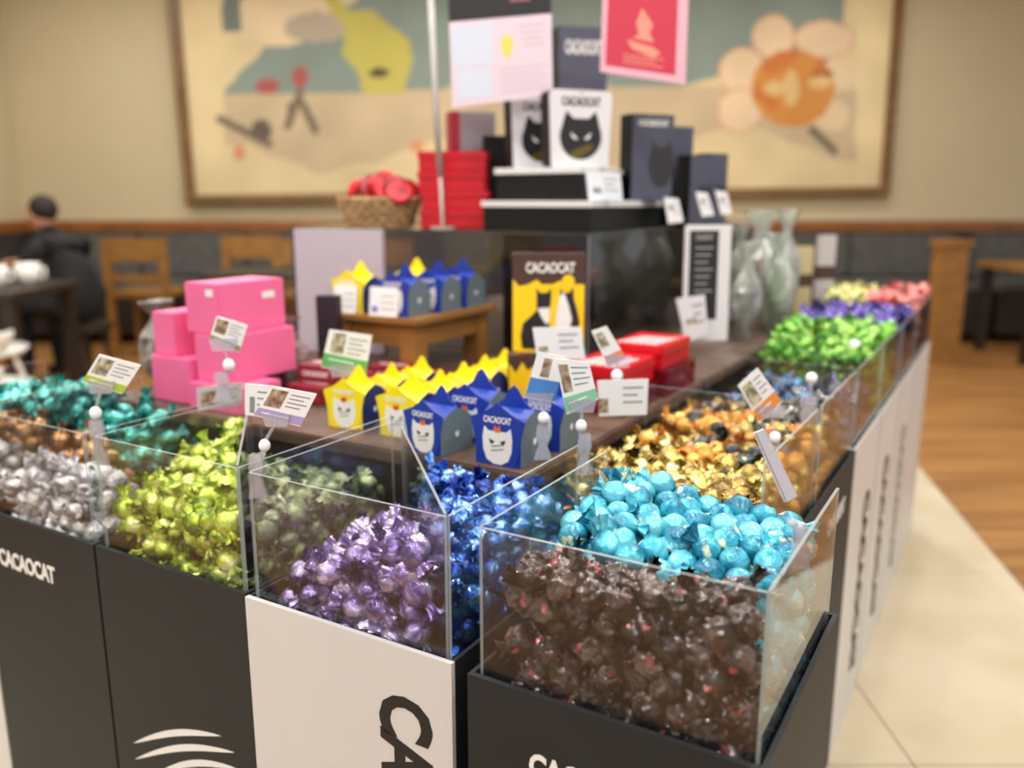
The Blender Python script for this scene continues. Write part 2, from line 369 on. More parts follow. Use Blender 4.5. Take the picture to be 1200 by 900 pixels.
def table(x, y, w, d, h, m, top, label, cat='table'):
    t = empty('cafe_table', M2(Vector((x, y, 0))), label, cat)
    MB().box(-w, w, -d, d, h-.04, h, bev=.006).build('tabletop', top, t)
    for sx in (-1, 1):
        for sy in (-1, 1): MB().box(sx*(w-.06)-.03, sx*(w-.06)+.03, sy*(d-.06)-.03, sy*(d-.06)+.03, 0, h-.04).build('leg', m, t)
table(3.85, 6.0, .42, .35, .66, DKW, OAK, 'oak topped table at the right edge of the picture')
table(-2.80, 4.40, .42, .34, .665, DKW, DKW, 'dark cafe table with white cups at the left edge')
table(-1.35, 5.2, .45, .3, .68, DKW, DKW, 'dark wooden table between the oak chairs at left')
po = MB().box(-.10, .10, -.05, .05, 0, .80).box(-.115, .115, -.07, .07, .80, .84).build('oak_partition', OAK, None, M2(Vector((2.93, 5.75, 0)), .2))
tag(po, 'narrow upright oak partition standing right of the far candy bins', 'partition')
MUG = mat('white_glazed', (238, 236, 230), .3)
def mug(x, y, z, r, h, label):
    m_ = MB().lathe([(r*.7, 0), (r*.98, h*.4), (r, h), (r*.9, h), (r*.85, h*.45), (r*.5, h*.12)], 20).build('cup', MUG, None, M2(Vector((x, y, z))), True)
    tag(m_, label, 'cup'); MB().tube([(r*.9, 0, h*.8), (r*1.5, 0, h*.75), (r*1.5, 0, h*.35), (r*.85, 0, h*.3)], .008).build('handle', MUG, m_, None, True)
mug(-2.54, 4.5, .665, .06, .11, 'white cup in front of the guest, nearer to the hands'); mug(-2.62, 4.34, .665, .06, .11, 'white cup at the very left edge of the cafe table')
# white tub chair at the bottom left behind the teal sweets
SHELL = mat('white_shell', (236, 236, 232), .35)
def shell_chair(x, y, rz, label):
    c = empty('shell_chair', M2(Vector((x, y, 0)), rz), label, 'chair', 'white shell chairs'); vs, fs = [], []; n, k = 18, 8
    for j in range(k+1):
        for i in range(n+1):
            a = -PI*1.12/2+PI*1.12*i/n; t = j/k; r = .17+.08*math.sin(t*PI/2); z = .44+(.34*t if True else 0)*(math.cos(a)**2*.7+.3)
            vs.append((r*math.sin(a), r*math.cos(a)*.95, z))
    for j in range(k):
        for i in range(n): a = j*(n+1)+i; fs.append((a, a+1, a+n+2, a+n+1))
    o = mesh('shell', vs, fs, SHELL, c, None, True); s = o.modifiers.new('thick', 'SOLIDIFY'); s.thickness = .012
    MB().lathe([(.02, .41), (.2, .425), (.22, .45), (.02, .455)], 24).build('seat', SHELL, c, None, True)
    for sx in (-1, 1):
        for sy in (-1, 1): MB().tube([(sx*.11, sy*.11, .42), (sx*.2, sy*.2, 0)], .012).build('leg', SHELL, c)
shell_chair(-2.40, 3.75, 2.6, 'white shell chair at the left edge beneath the cups'); shell_chair(-1.93, 2.95, 2.4, 'nearest white shell chair at the left edge behind the teal sweets')

SKIN = mat('skin', (196, 140, 112), .55, noisy=.1, scale=20); HAIR = mat('dark_hair', (34, 24, 20), .7, noisy=.3, scale=60)
def skin_body(name, verts, edges, radii, m, parent, root=0, sub=2):
    me = bpy.data.meshes.new(name); me.from_pydata(verts, edges, []); me.materials.append(m)
    o = bpy.data.objects.new(name, me); link(o, parent); me.skin_vertices.clear() if False else None
    md = o.modifiers.new('skin', 'SKIN'); md.use_smooth_shade = True
    if not me.skin_vertices:
        bpy.context.view_layer.objects.active = o
    for i, r in enumerate(radii):
        sv = me.skin_vertices[0].data[i]; sv.radius = (r, r) if not isinstance(r, tuple) else r; sv.use_root = (i == root)
    s = o.modifiers.new('sub', 'SUBSURF'); s.levels = sub; s.render_levels = sub
    return o
def guest():
    g = empty('person', M2(Vector((-2.66, 5.15, 0)), math.radians(-25)) @ Matrix.Scale(.93, 4), 'person in dark clothes seated and leaning forward over a table at left', 'person')
    # faces -x side (towards the table); seated on a stool, pelvis .50
    V = [(0.10, 0, .50), (.06, 0, .66), (-.03, 0, .82), (-.10, 0, .90), (-.145, 0, .965), (-.17, 0, 1.03),
         (-.08, -.18, .865), (-.20, -.21, .68), (-.38, -.10, .745), (-.47, -.06, .77),
         (-.08, .18, .865), (-.20, .21, .68), (-.38, .10, .745), (-.47, .06, .77),
         (.08, -.10, .50), (-.34, -.12, .50), (-.34, -.12, .10), (-.34, -.12, .04), (-.48, -.13, .03),
         (.08, .10, .50), (-.34, .12, .50), (-.34, .12, .10), (-.34, .12, .04), (-.48, .13, .03)]
    Ed = [(0, 1), (1, 2), (2, 3), (3, 4), (4, 5), (3, 6), (6, 7), (7, 8), (8, 9), (3, 10), (10, 11), (11, 12), (12, 13),
          (0, 14), (14, 15), (15, 16), (16, 17), (17, 18), (0, 19), (19, 20), (20, 21), (21, 22), (22, 23)]
    Rr = [(.15, .17), (.14, .15), (.13, .17), (.10, .12), .052, .055, .062, .046, .034, .024, .062, .046, .034, .024,
          .092, .068, .045, .04, .035, .092, .068, .045, .04, .035]
    body = skin_body('body', V, Ed, Rr, BLKF, g)
    hd = MB().ball((-.205, 0, 1.085), 1, 3, (.093, .078, .115)).ball((-.30, 0, 1.065), 1, 1, (.018, .013, .022)).ball((-.285, 0, 1.025), 1, 1, (.012, .026, .006))
    for s in (-1, 1): hd.ball((-.195, s*.078, 1.075), 1, 1, (.018, .01, .03))
    hd.build('head', SKIN, g, None, True)
    MB().ball((-.175, 0, 1.125), 1, 3, (.092, .084, .092)).build('hair', HAIR, g, None, True)
    for s in (-1, 1): MB().ball((-.288, s*.032, 1.085), 1, 1, (.008, .013, .007)).build('eye', mat('eye_dark', (40, 30, 28), .2), g)
    for s in (-1, 1):
        hb = [(-.42, s*.075, .757), (-.455, s*.06, .768), (-.50, s*.045, .775)]; ed = [(0, 1), (1, 2)]; rr = [.022, (.018, .028), (.016, .03)]
        for k in range(4):
            b0 = len(hb); yy = s*(.025+.02*k); ln = (.032, .036, .034, .026)[k]
            hb += [(-.525, yy, .775), (-.525-ln, yy*.95, .765), (-.53-ln, yy*.9, .742)]; ed += [(2, b0), (b0, b0+1), (b0+1, b0+2)]; rr += [.0095, .0088, .008]
        b0 = len(hb); hb += [(-.475, s*.015, .785), (-.505, s*.002, .79)]; ed += [(1, b0), (b0, b0+1)]; rr += [.011, .009]
        skin_body('hand', hb, ed, rr, SKIN, g, 1, 1)
    st = empty('stool', g.matrix_world @ Matrix.Translation((.09, 0, 0)), 'low dark stool beneath the seated guest', 'stool')
    MB().lathe([(.02, .36), (.17, .36), (.17, .40), (.02, .40)], 20).build('seat', DKW, st)
    for k in range(4): a = PI/4+k*PI/2; MB().tube([(.1*math.cos(a), .1*math.sin(a), .36), (.16*math.cos(a), .16*math.sin(a), 0)], .015).build('leg', DKW, st)
guest()

# ================================================================ THE STAND
RIM = .45; TOP = .30; FRONT = .634
def bar_mat_panel(poly, t, name, parent, M):
    """acrylic sheet: polygon in x-z, thickness along y, cut edges get the edge material"""
    return MB().prism(poly, -t/2, t/2, None, 0, 1).build(name, [ACR, ACRE], parent, M)
def wall_piece(name, m, parent, x0, x1, y0, y1, z0, z1): return MB().box(x0, x1, y0, y1, z0, z1).build(name, m, parent)
def candy_bin(u0, u1, v0, v1, m, label, panels='FLR', text=None, side='front', diag=False, rim=RIM, top=TOP, group=None, rim_black=False):
    """bin root at its floor corner; local x = right along the front, y = back"""
    w, d = u1-u0, v1-v0; H = EYE-rim; t = .006; floor_ = H-.13
    b = empty('candy_bin', M2(P(u0, v0, EYE), -YAW), label, 'bin', group)
    MB().box(.0015, w-.0015, 0, t, .0, H).build('front_board', m, b); MB().box(.0015, w-.0015, d-t, d-.001, 0, H).build('back_board', TRAY if m is WHITEP else m, b)
    sm_ = BLACKP if m is WHITEP and rim_black else m
    MB().box(.0015, t, t, d-t, 0, H).build('side_board', sm_, b); MB().box(w-t, w-.0015, t, d-t, 0, H).build('side_board', sm_, b)
    MB().box(t, w-t, t, d-t, floor_-.01, floor_).build('tray', TRAY, b)
    MB().box(t, w-t, t, t+.0012, floor_, H-.002).box(t, w-t, d-t-.0012, d-t, floor_, H-.002).box(t, t+.0012, t, d-t, floor_, H-.002).box(w-t-.0012, w-t, t, d-t, floor_, H-.002).build('lining', TRAY, b)
    a = H-top+rim; e = .0115; z0 = H-.06; ft = .0032
    F = lambda x, y, rz: child_mx(x, y, 0, rz)
    if 'F' in panels: bar_mat_panel([(e, z0), (w-e, z0), (w-e, a), (e, a)], ft, 'acrylic_panel', b, F(0, e-.002, 0))
    if 'B' in panels: bar_mat_panel([(e, z0), (w-e, z0), (w-e, a), (e, a)], ft, 'acrylic_panel', b, F(0, d-e, 0))
    if 'L' in panels: bar_mat_panel([(e+.001, z0), (d-e-.003, z0), (d-e-.003, a), (e+.001, a)], ft, 'acrylic_panel', b, F(e-.001, 0, PI/2))
    if 'R' in panels: bar_mat_panel([(e+.001, z0), (d-e-.003, z0), (d-e-.003, a), (e+.001, a)], ft, 'acrylic_panel', b, F(w-e+.001, 0, PI/2))
    return b
def face_text(b, x, z, w, h, m, M=None, rot=0, s='CACAOCAT'):
    return letters(s, w, h, m, b, (M if M is not None else Matrix.Identity(4)) @ child_mx(x, 0, z) @ Matrix.Rotation(rot, 4, 'Y'), .035)

b0 = candy_bin(-1.597, -1.310, .634, .94, WHITEP, 'white candy bin cut off by the left edge of the picture', 'FLR')
b1 = candy_bin(-1.308, -1.023, .634, .94, BLACKP, 'charcoal bin of white, brown and teal sweets at the left', 'FLR'); face_text(b1, .116, EYE-.518, .140, .027, PRINTW)
b2 = candy_bin(-1.021, -.736, .634, .94, BLACKP, 'charcoal bin of lime sweets with white whisker strokes', 'FLR')
def stroke(b, pts, wd, name='whisker_print'):
    top = [(x, z+wd*math.sin(PI*i/(len(pts)-1))**.7*.5) for i, (x, z) in enumerate(pts)]; bot = [(x, z-wd*math.sin(PI*i/(len(pts)-1))**.7*.5) for i, (x, z) in enumerate(pts)]
    decal(name, top+bot[::-1][1:-1], PRINTW, b, Matrix.Identity(4), .0006)
def arc(x0, z0, x1, z1, h, n=14): return [(x0+(x1-x0)*i/n, z0+(z1-z0)*i/n+h*math.sin(PI*i/n)) for i in range(n+1)]
stroke(b2, arc(.040, EYE-.732, .222, EYE-.657, .010), .010); stroke(b2, arc(.040, EYE-.757, .245, EYE-.672, .012), .010); stroke(b2, arc(.075, EYE-.770, .250, EYE-.694, .014), .010)
stroke(b2, arc(.055, EYE-.80, .245, EYE-.72, .01), .010)
b3 = candy_bin(-.734, -.441, .630, .94, WHITEP, 'white bin of purple and blue sweets with tall black lettering', 'FLR', rim_black=True)
face_text(b3, .232, EYE-.70, .39, .070, PRINTK, None, PI/2)
b4 = candy_bin(-.421, -.131, .624, .936, BLACKP, 'charcoal corner bin of dark brown and turquoise sweets nearest the camera', 'FLR'); face_text(b4, .142, EYE-.523, .142, .027, PRINTW)
# diagonal divider in the white bin, from its front right corner
for bb_, ww_ in ((b3, .293), (b2, .285)): bar_mat_panel([(0, EYE-RIM-.08), (.335, EYE-RIM-.08), (.335, EYE-TOP), (0, EYE-TOP)], .003, 'acrylic_divider', bb_, child_mx(ww_-.017, .016, 0, math.radians(135)))
bar_mat_panel([(.012, EYE-.48), (.273, EYE-.48), (.273, EYE-.345), (.012, EYE-.345)], .003, 'acrylic_divider', b4, child_mx(0, .105, 0))
# right-hand run, set back from the corner bin
UR = -.222; UL = -.522
rb = [(.962, 1.29, BLACKP, 'charcoal bin of gold sweets behind the corner bin'), (1.292, 1.62, BLACKP, 'charcoal bin of orange and black sweets, second on the right side'),
      (1.622, 1.95, WHITEP, 'white bin of silver and navy sweets, nearest white one on the right'), (1.952, 2.28, WHITEP, 'white bin of green sweets with tall lettering down its side'),
      (2.282, 2.61, WHITEP, 'white bin of purple sweets, third white one on the right'), (2.612, 3.05, WHITEP, 'white bin of yellow and pink sweets at the far right end')]
RB = []
for i, (v0, v1, m, lab) in enumerate(rb):
    b = candy_bin(UL, UR, v0, v1, m, lab, 'FR' if i != 0 else 'R'); RB.append(b)
side = lambda b, w: Matrix.Translation((w, 0, 0)) @ Matrix.Rotation(PI/2, 4, 'Z')
face_text(RB[1], .165, EYE-.525, .15, .028, PRINTW, side(RB[1], .2995)); face_text(RB[0], .165, EYE-.525, .15, .028, PRINTW, side(RB[0], .2995))
face_text(RB[2], .21, EYE-.80, .42, .075, PRINTK, side(RB[2], .2995), PI/2); face_text(RB[3], .17, EYE-.80, .42, .075, PRINTK, side(RB[3], .2995), PI/2)
face_text(RB[4], .17, EYE-.80, .42, .075, mat('grey_print', (120, 124, 130), .5), side(RB[4], .2995), PI/2)
# riser: brown board cabinet in the middle
RZ = EYE-.36
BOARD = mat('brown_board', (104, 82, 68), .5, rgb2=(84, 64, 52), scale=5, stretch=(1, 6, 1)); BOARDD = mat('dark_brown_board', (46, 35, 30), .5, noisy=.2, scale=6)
ris = empty('display_cabinet', M2(P(-2.0, .948, EYE), -YAW), 'low brown board display cabinet filling the middle of the stand', 'cabinet')
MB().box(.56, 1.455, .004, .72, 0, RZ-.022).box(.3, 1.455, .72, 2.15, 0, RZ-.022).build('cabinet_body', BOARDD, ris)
MB().box(.545, 1.47, 0, .715, RZ-.022, RZ-.0003, bev=.003).box(.28, 1.47, .7152, 2.16, RZ-.022, RZ-.0003, bev=.003).build('cabinet_top', BOARD, ris)

# ---------------------------------------------------------------- sweets
def candy_mesh(seed, rough_amt, sub=3, smooth=False):
    bm = bmesh.new(); bmesh.ops.create_icosphere(bm, subdivisions=sub, radius=1)
    for v in bm.verts:
        n = v.co.normalized(); a = math.atan2(n.y, n.x); pole = abs(n.z)
        k = 1+rough_amt*noise.noise(n*2.3+Vector((seed*7, 0, 0)))+rough_amt*.6*noise.noise(n*6+Vector((0, seed*5, 0)))
        k += (.035+.09*pole**3)*math.sin(a*11+seed+noise.noise(n*2)*3)*(pole**.7)
        k *= 1+.16*max(0, pole-.8)/.2
        v.co = n*k*.0128
    me = bpy.data.meshes.new('wrapped_chocolate'); bm.to_mesh(me); bm.free()
    if smooth: me.polygons.foreach_set('use_smooth', [True]*len(me.polygons))
    me.materials.append(None); return me
def twist_mesh(seed, ln=.014, r1=.0088, n=14, k=4):
    vs, fs = [], []; rr = random.Random(seed)
    ph = [rr.uniform(-.5, .5) for _ in range(n)]
    for j in range(k+1):
        t = j/k
        for i in range(n):
            a = 2*PI*i/n; r = .0022+(r1-.0022)*t**.8; r *= 1+.35*math.cos(i*PI)*t+.25*ph[i]*t
            vs.append((r*math.cos(a)*1.1, r*math.sin(a)*(.55 if t > .3 else .9), .0115+ln*t*(1+.18*ph[i])))
    for j in range(k):
        for i in range(n): a = j*n+i; b = j*n+(i+1) % n; fs.append((a, b, b+n, a+n))
    me = bpy.data.meshes.new('wrapper_twist'); me.from_pydata(vs, [], fs); me.materials.append(None); return me
def merged(me_b, tw):
    bm = bmesh.new(); bm.from_mesh(me_b); bm.from_mesh(tw); t2 = tw.copy(); t2.transform(Matrix.Rotation(PI, 4, 'X')); bm.from_mesh(t2)
    me = bpy.data.meshes.new('wrapped_chocolate'); bm.to_mesh(me); bm.free(); me.materials.append(None); return me
CR = [candy_mesh(i, .13, 3, i < 3) for i in range(4)]; SM = [candy_mesh(10+i, .07, 3, True) for i in range(3)]; RG = [candy_mesh(40+i, .24, 3) for i in range(4)]
TW = [twist_mesh(i) for i in range(4)]
FAR = [merged(candy_mesh(20+i, .16, 2), twist_mesh(30+i, n=10, k=2)) for i in range(3)]
def pile(key, mats, label, inside, box, topf, visf, s=.0265, near=True, smooth=False, scl=1.0, rows=2, seed=1, low=.545, cap=285, clampf=None):
    """sweets heaped in a bin: inside(u,v) footprint, topf(u,v) drop of the surface, visf(u,v) true next to a see-through side"""
    rr = random.Random(seed); u0, u1, v0, v1 = box; spots, bed = [], []
    dz = s*.80; du = s; dv = s*.866; nv = int((v1-v0)/dv)+2; nu = int((u1-u0)/du)+2
    for lay in range(12):
        for j in range(nv):
            for i in range(nu):
                off = (.5 if (j+lay) % 2 else 0)
                u = u0+(i+off)*du+rr.uniform(-.0042, .0042); v = v0+(j+(.33 if lay % 2 else 0))*dv+rr.uniform(-.0042, .0042)
                if not (u0 <= u <= u1 and v0 <= v <= v1) or not inside(u, v): continue
                d = topf(u, v)+.011*noise.noise(Vector((u*22, v*22, seed)))+lay*dz+rr.uniform(-.004, .004)
                if d > low: continue
                if lay == 0 or visf(u, v): spots.append((lay, u, v, d))
                elif lay < rows+1: bed.append((u, v, d))
    if len(spots) > cap:
        spots.sort(key=lambda q: q[0]*.02+q[2]+(-.2*q[1])*.3); bed += [q[1:] for q in spots[cap:]]; spots = spots[:cap]
    group = label[0]; lab = label[1]
    for n, (lay, u, v, d) in enumerate(spots):
        me = rr.choice(RG if smooth == 'rough' else SM if smooth else CR) if near else rr.choice(FAR)
        o = bpy.data.objects.new(key, me); o.location = P(u, v, d); k = scl*rr.uniform(.93, 1.07); o.scale = (k, k, k)
        best = (9, None)
        for tr in range(60):                                   # wrapper ends stay inside the bin
            el = rr.uniform(-.5, 1.45) if lay == 0 else rr.uniform(-1.2, 1.2)
            if tr > 30: el = rr.choice((-1, 1))*rr.uniform(1.0, 1.5)
            o.rotation_euler = (PI/2-el if tr < 30 else rr.uniform(-.4, .4), rr.uniform(-.4, .4) if tr > 30 else rr.uniform(0, 6.28), rr.uniform(0, 6.28))
            ax = o.rotation_euler.to_matrix() @ Vector((0, 0, .028*k)); au, av = ax.dot(RV), ax.dot(DV)
            vio = max(u0-.012-u+abs(au), u+abs(au)-u1-.012, v0-.012-v+abs(av), v+abs(av)-v1-.012)
            if vio < best[0]: best = (vio, tuple(o.rotation_euler))
            if u0-.012 < u-abs(au) and u+abs(au) < u1+.012 and v0-.012 < v-abs(av) and v+abs(av) < v1+.012 and (clampf is None or (clampf(u+au, v+av) and clampf(u-au, v-av))): break
        else: o.rotation_euler = best[1]
        m = rr.choice(mats); o.material_slots[0].link = 'OBJECT'; o.material_slots[0].material = m; COL.objects.link(o)
        o['label'] = lab; o['category'] = 'sweet'; o['group'] = group
        if near:
            for sgn in ((1,) if smooth else (0, 1)):
                t = bpy.data.objects.new('wrapper_twist', rr.choice(TW)); t.material_slots[0].link = 'OBJECT'; t.material_slots[0].material = m
                t.parent = o; t.rotation_euler = (PI*sgn, 0, rr.uniform(0, 6)); COL.objects.link(t)
    if bed:
        vs, fs = [], []; bm = bmesh.new(); bmesh.ops.create_icosphere(bm, subdivisions=2, radius=.0128*scl)
        bv = [v.co.copy() for v in bm.verts]; bf = [[v.index for v in f.verts] for f in bm.faces]; bm.free()
        for (u, v, d) in bed:
            c = P(u, v, d); n0 = len(vs); q = Matrix.Rotation(rr.uniform(0, 6), 3, 'X') @ Matrix.Rotation(rr.uniform(0, 6), 3, 'Z')
            for p in bv: vs.append(tuple(c+(q @ p)*(1+.12*noise.noise(p*220+Vector((n0, 0, 0))))))
            fs += [tuple(n0+k for k in f) for f in bf]
        o = mesh('sweets_below', vs, fs, mats[0]); tag(o, 'buried lower layer of the '+group, 'sweets', None, 'stuff')
F_PUR = foil('purple_foil', (150, 128, 196), (214, 204, 238), (70, 52, 120), rough=.24); F_BLU = foil('blue_foil', (48, 104, 206), (150, 196, 248), (16, 34, 116), rough=.2, metal=.85)
F_TUR = foil('turquoise_wrap', (54, 172, 198), (116, 206, 222), (20, 118, 150), (228, 232, 190), rough=.3, metal=.25, labcut=.66, scale=48)
F_DRK = foil('dark_brown_wrap', (34, 25, 25), (96, 84, 82), (10, 7, 8), (176, 84, 100), rough=.12, metal=.5, coat=1.0, labcut=.66, scale=60)
F_LIM = foil('lime_foil', (176, 206, 50), (220, 236, 120), (86, 120, 16), rough=.26, metal=.6); F_LIM2 = foil('lime_foil_pale', (200, 214, 80), (236, 240, 170), (120, 140, 30), rough=.26, metal=.5)
F_WHT = foil('white_foil', (206, 208, 214), (240, 241, 244), (112, 114, 124), (70, 68, 74), rough=.3, metal=.4, labcut=.7); F_BRN = foil('copper_foil', (150, 104, 66), (206, 160, 112), (80, 50, 30), rough=.28)
F_PAL = foil('pale_green_foil', (118, 134, 86), (170, 182, 132), (48, 60, 34), rough=.3, metal=.3); F_TEA = foil('teal_foil', (30, 150, 142), (110, 206, 196), (8, 84, 84), rough=.26, metal=.6)
F_GLD = foil('gold_foil', (204, 186, 96), (240, 230, 164), (128, 106, 40), (196, 96, 70), rough=.22, metal=.8, labcut=.7); F_GL2 = foil('dark_gold_foil', (150, 120, 52), (210, 180, 100), (70, 52, 22), rough=.2, metal=.85)
F_ORG = foil('orange_foil', (228, 148, 34), (250, 200, 96), (156, 88, 14), (240, 226, 190), rough=.26, metal=.4, labcut=.68); F_BLK = foil('black_green_foil', (24, 38, 38), (70, 96, 96), (8, 12, 14), (214, 190, 120), rough=.18, metal=.7, labcut=.68)
F_NAV = foil('navy_foil', (48, 56, 92), (120, 130, 170), (18, 22, 44), rough=.2, metal=.8); F_SIL = foil('silver_foil', (120, 118, 118), (200, 198, 196), (50, 48, 50), rough=.2, metal=.85); F_SKY = foil('sky_foil', (60, 140, 200), (140, 196, 230), (24, 70, 120), rough=.24)
F_GRN = foil('green_foil', (100, 186, 44), (176, 226, 100), (40, 96, 20), (220, 110, 70), rough=.28, metal=.45, labcut=.72); F_VIO = foil('violet_foil', (74, 58, 158), (140, 124, 208), (34, 24, 90), rough=.26)
F_YEL = foil('pale_yellow_foil', (206, 206, 110), (236, 234, 170), (130, 130, 50), rough=.3, metal=.4); F_PNK = foil('coral_foil', (226, 120, 116), (244, 176, 166), (160, 60, 66), rough=.3, metal=.4)
F_WN = lambda: None
T = lambda a, b, t: a+(b-a)*max(0, min(1, t))
m_ = .027
# left: white, brown, teal in the first charcoal bin
for (a0, a1, nm, q) in ((-1.308, -1.023, 'the lettered left bin', 2), (-1.597, -1.31, 'the left edge bin', 5)):
    pile('white_chocolate', [F_WHT], ('white sweets in '+nm, 'white foil wrapped sweet at the front of '+nm), lambda u, v: v < .730, (a0+m_, a1-m_, .634+m_, .730), lambda u, v: .425-.045*(v-.66)/.07, lambda u, v: v < .690 or u > -1.07, near=False, seed=q, s=.029, scl=1.15)
    pile('copper_chocolate', [F_BRN], ('copper sweets in '+nm, 'copper brown wrapped sweet between white and teal in '+nm), lambda u, v: True, (a0+m_, a1-m_, .742, .775), lambda u, v: T(.362, .43, (u+1.19)/.07), lambda u, v: False, near=False, seed=q+1, scl=1.1)
    pile('teal_chocolate', [F_TEA], ('teal sweets in '+nm, 'teal foil wrapped sweet heaped at the back of '+nm), lambda u, v: u < -1.175, (a0+m_, a1-m_, .79, .94-m_), lambda u, v: T(.345, .42, (u+1.26)/.09)-.035*max(0, 1-abs(u+1.36)/.06), lambda u, v: False, near=False, seed=q+2, s=.029, scl=1.15)
dg2 = lambda u, v: (v-.650)-(-.753-u)
pile('lime_chocolate', [F_LIM, F_LIM, F_LIM2], ('lime sweets', 'lime green foil wrapped sweet in the bin beside the white front bin'), lambda u, v: dg2(u, v) < -.024, (-1.021+m_, -.736-m_, .634+m_, .94-m_),
     lambda u, v: T(.405, .318, (v-.66)/.2*.8+(u+1.0)/.22*.2), lambda u, v: v < .685 or dg2(u, v) > -.055, near=True, seed=6, s=.0285, scl=1.12, clampf=lambda u, v: dg2(u, v) < -.004)
pile('pale_green_chocolate', [F_PAL], ('pale green sweets', 'pale green wrapped sweet behind the slanting divider of the lime bin'), lambda u, v: dg2(u, v) > .024, (-1.021+m_, -.736-m_, .655, .94-m_),
     lambda u, v: .402, lambda u, v: u > -.79, near=True, seed=26, s=.028, scl=1.1, clampf=lambda u, v: dg2(u, v) > .004)
dg = lambda u, v: (v-.646)-(-.458-u)           # >0: behind the diagonal divider
pile('purple_chocolate', [F_PUR], ('purple sweets', 'purple foil wrapped sweet in front of the slanting clear divider'), lambda u, v: dg(u, v) < -.024, (-.734+m_, -.441-m_, .630+m_, .94-m_),
     lambda u, v: T(.435, .348, (u+.70)/.21+(v-.70)*.8), lambda u, v: v < .69 or dg(u, v) > -.055 or u < -.68, near=True, seed=7, s=.0290, scl=1.17, clampf=lambda u, v: dg(u, v) < -.004)
pile('blue_chocolate', [F_BLU], ('blue sweets', 'royal blue foil wrapped sweet behind the slanting clear divider'), lambda u, v: dg(u, v) > .024, (-.734+m_, -.441-m_, .655, .94-m_),
     lambda u, v: T(.40, .362, (v-.68)/.2), lambda u, v: u > -.50 or dg(u, v) < .055, near=True, seed=8, s=.0275, scl=1.08, clampf=lambda u, v: dg(u, v) > .004)
pile('dark_brown_chocolate', [F_DRK], ('dark brown sweets', 'dark brown wrapped sweet with pink print at the front of the corner bin'), lambda u, v: True, (-.421+m_+.002, -.131-m_-.004, .624+m_+.001, .712), lambda u, v: .352, lambda u, v: True, near=True, seed=9, smooth='rough', cap=290, s=.0295, scl=1.18, clampf=lambda u, v: v < .726)
pile('turquoise_chocolate', [F_TUR], ('turquoise sweets', 'turquoise wrapped sweet in the back half of the corner bin'), lambda u, v: True, (-.419+m_, -.131-m_-.006, .743, .936-m_), lambda u, v: T(.360, .343, (v-.74)/.1)-.018*max(0, 1-abs(u+.335)/.07), lambda u, v: u < -.375 or u > -.18, near=True, smooth=True, scl=1.2, s=.0300, seed=10, cap=290, clampf=lambda u, v: v > .726)
# right-hand run
pile('gold_chocolate', [F_GLD, F_GLD, F_GL2], ('gold sweets', 'gold foil wrapped sweet in the bin right behind the turquoise ones'), lambda u, v: True, (UL+m_, UR-m_, .962+m_, 1.125), lambda u, v: .368, lambda u, v: u > -.27 or v < 1.0, near=True, seed=11, cap=240, s=.028, scl=1.12)
pile('orange_chocolate', [F_ORG, F_ORG, F_ORG, F_GLD, F_BLK], ('orange sweets', 'orange wrapped sweet, with dark and gold ones among them, behind the gold sweets'), lambda u, v: not 1.265 < v < 1.312, (UL+m_, UR-m_, 1.155, 1.43), lambda u, v: .372, lambda u, v: u > -.27, near=True, smooth=True, s=.0285, scl=1.12, seed=12)
pile('black_chocolate', [F_BLK, F_BLK, F_SIL, F_GL2], ('black and gold sweets', 'black green or dull gold wrapped sweet behind the orange ones'), lambda u, v: True, (UL+m_, UR-m_, 1.455, 1.62-m_), lambda u, v: .385, lambda u, v: u > -.27, near=False, s=.028, seed=18)
pile('navy_chocolate', [F_NAV, F_SIL, F_NAV, F_SIL, F_SKY], ('silver and navy sweets', 'silver, navy or sky blue sweet in the nearest white bin on the right'), lambda u, v: True, (UL+m_, UR-m_, 1.622+m_, 1.95-m_), lambda u, v: .395, lambda u, v: u > -.27, near=False, s=.028, seed=13)
pile('green_chocolate', [F_GRN], ('green sweets', 'green foil wrapped sweet in the far part of the right side'), lambda u, v: True, (UL+m_, UR-m_, 1.952+m_, 2.28-m_), lambda u, v: .345-.05*(v-1.97)/.3, lambda u, v: u > -.27, near=False, seed=14, s=.030, scl=1.12)
pile('violet_chocolate', [F_VIO], ('violet sweets', 'violet foil wrapped sweet heaped behind the green ones'), lambda u, v: True, (UL+m_, UR-m_, 2.282+m_, 2.61-m_), lambda u, v: .30, lambda u, v: u > -.27, near=False, seed=15, s=.029, scl=1.1)
pile('yellow_chocolate', [F_YEL], ('pale yellow sweets', 'pale yellow wrapped sweet at the far end, left of the coral ones'), lambda u, v: u < -.385, (UL+m_, UR-m_, 2.612+m_, 3.05-m_), lambda u, v: .29, lambda u, v: False, near=False, seed=16, s=.031, scl=1.15)
pile('coral_chocolate', [F_PNK], ('coral pink sweets', 'coral pink wrapped sweet at the far right end of the stand'), lambda u, v: u >= -.37, (UL+m_, UR-m_, 2.612+m_, 3.05-m_), lambda u, v: .285, lambda u, v: u > -.27, near=False, seed=17, s=.031, scl=1.15)

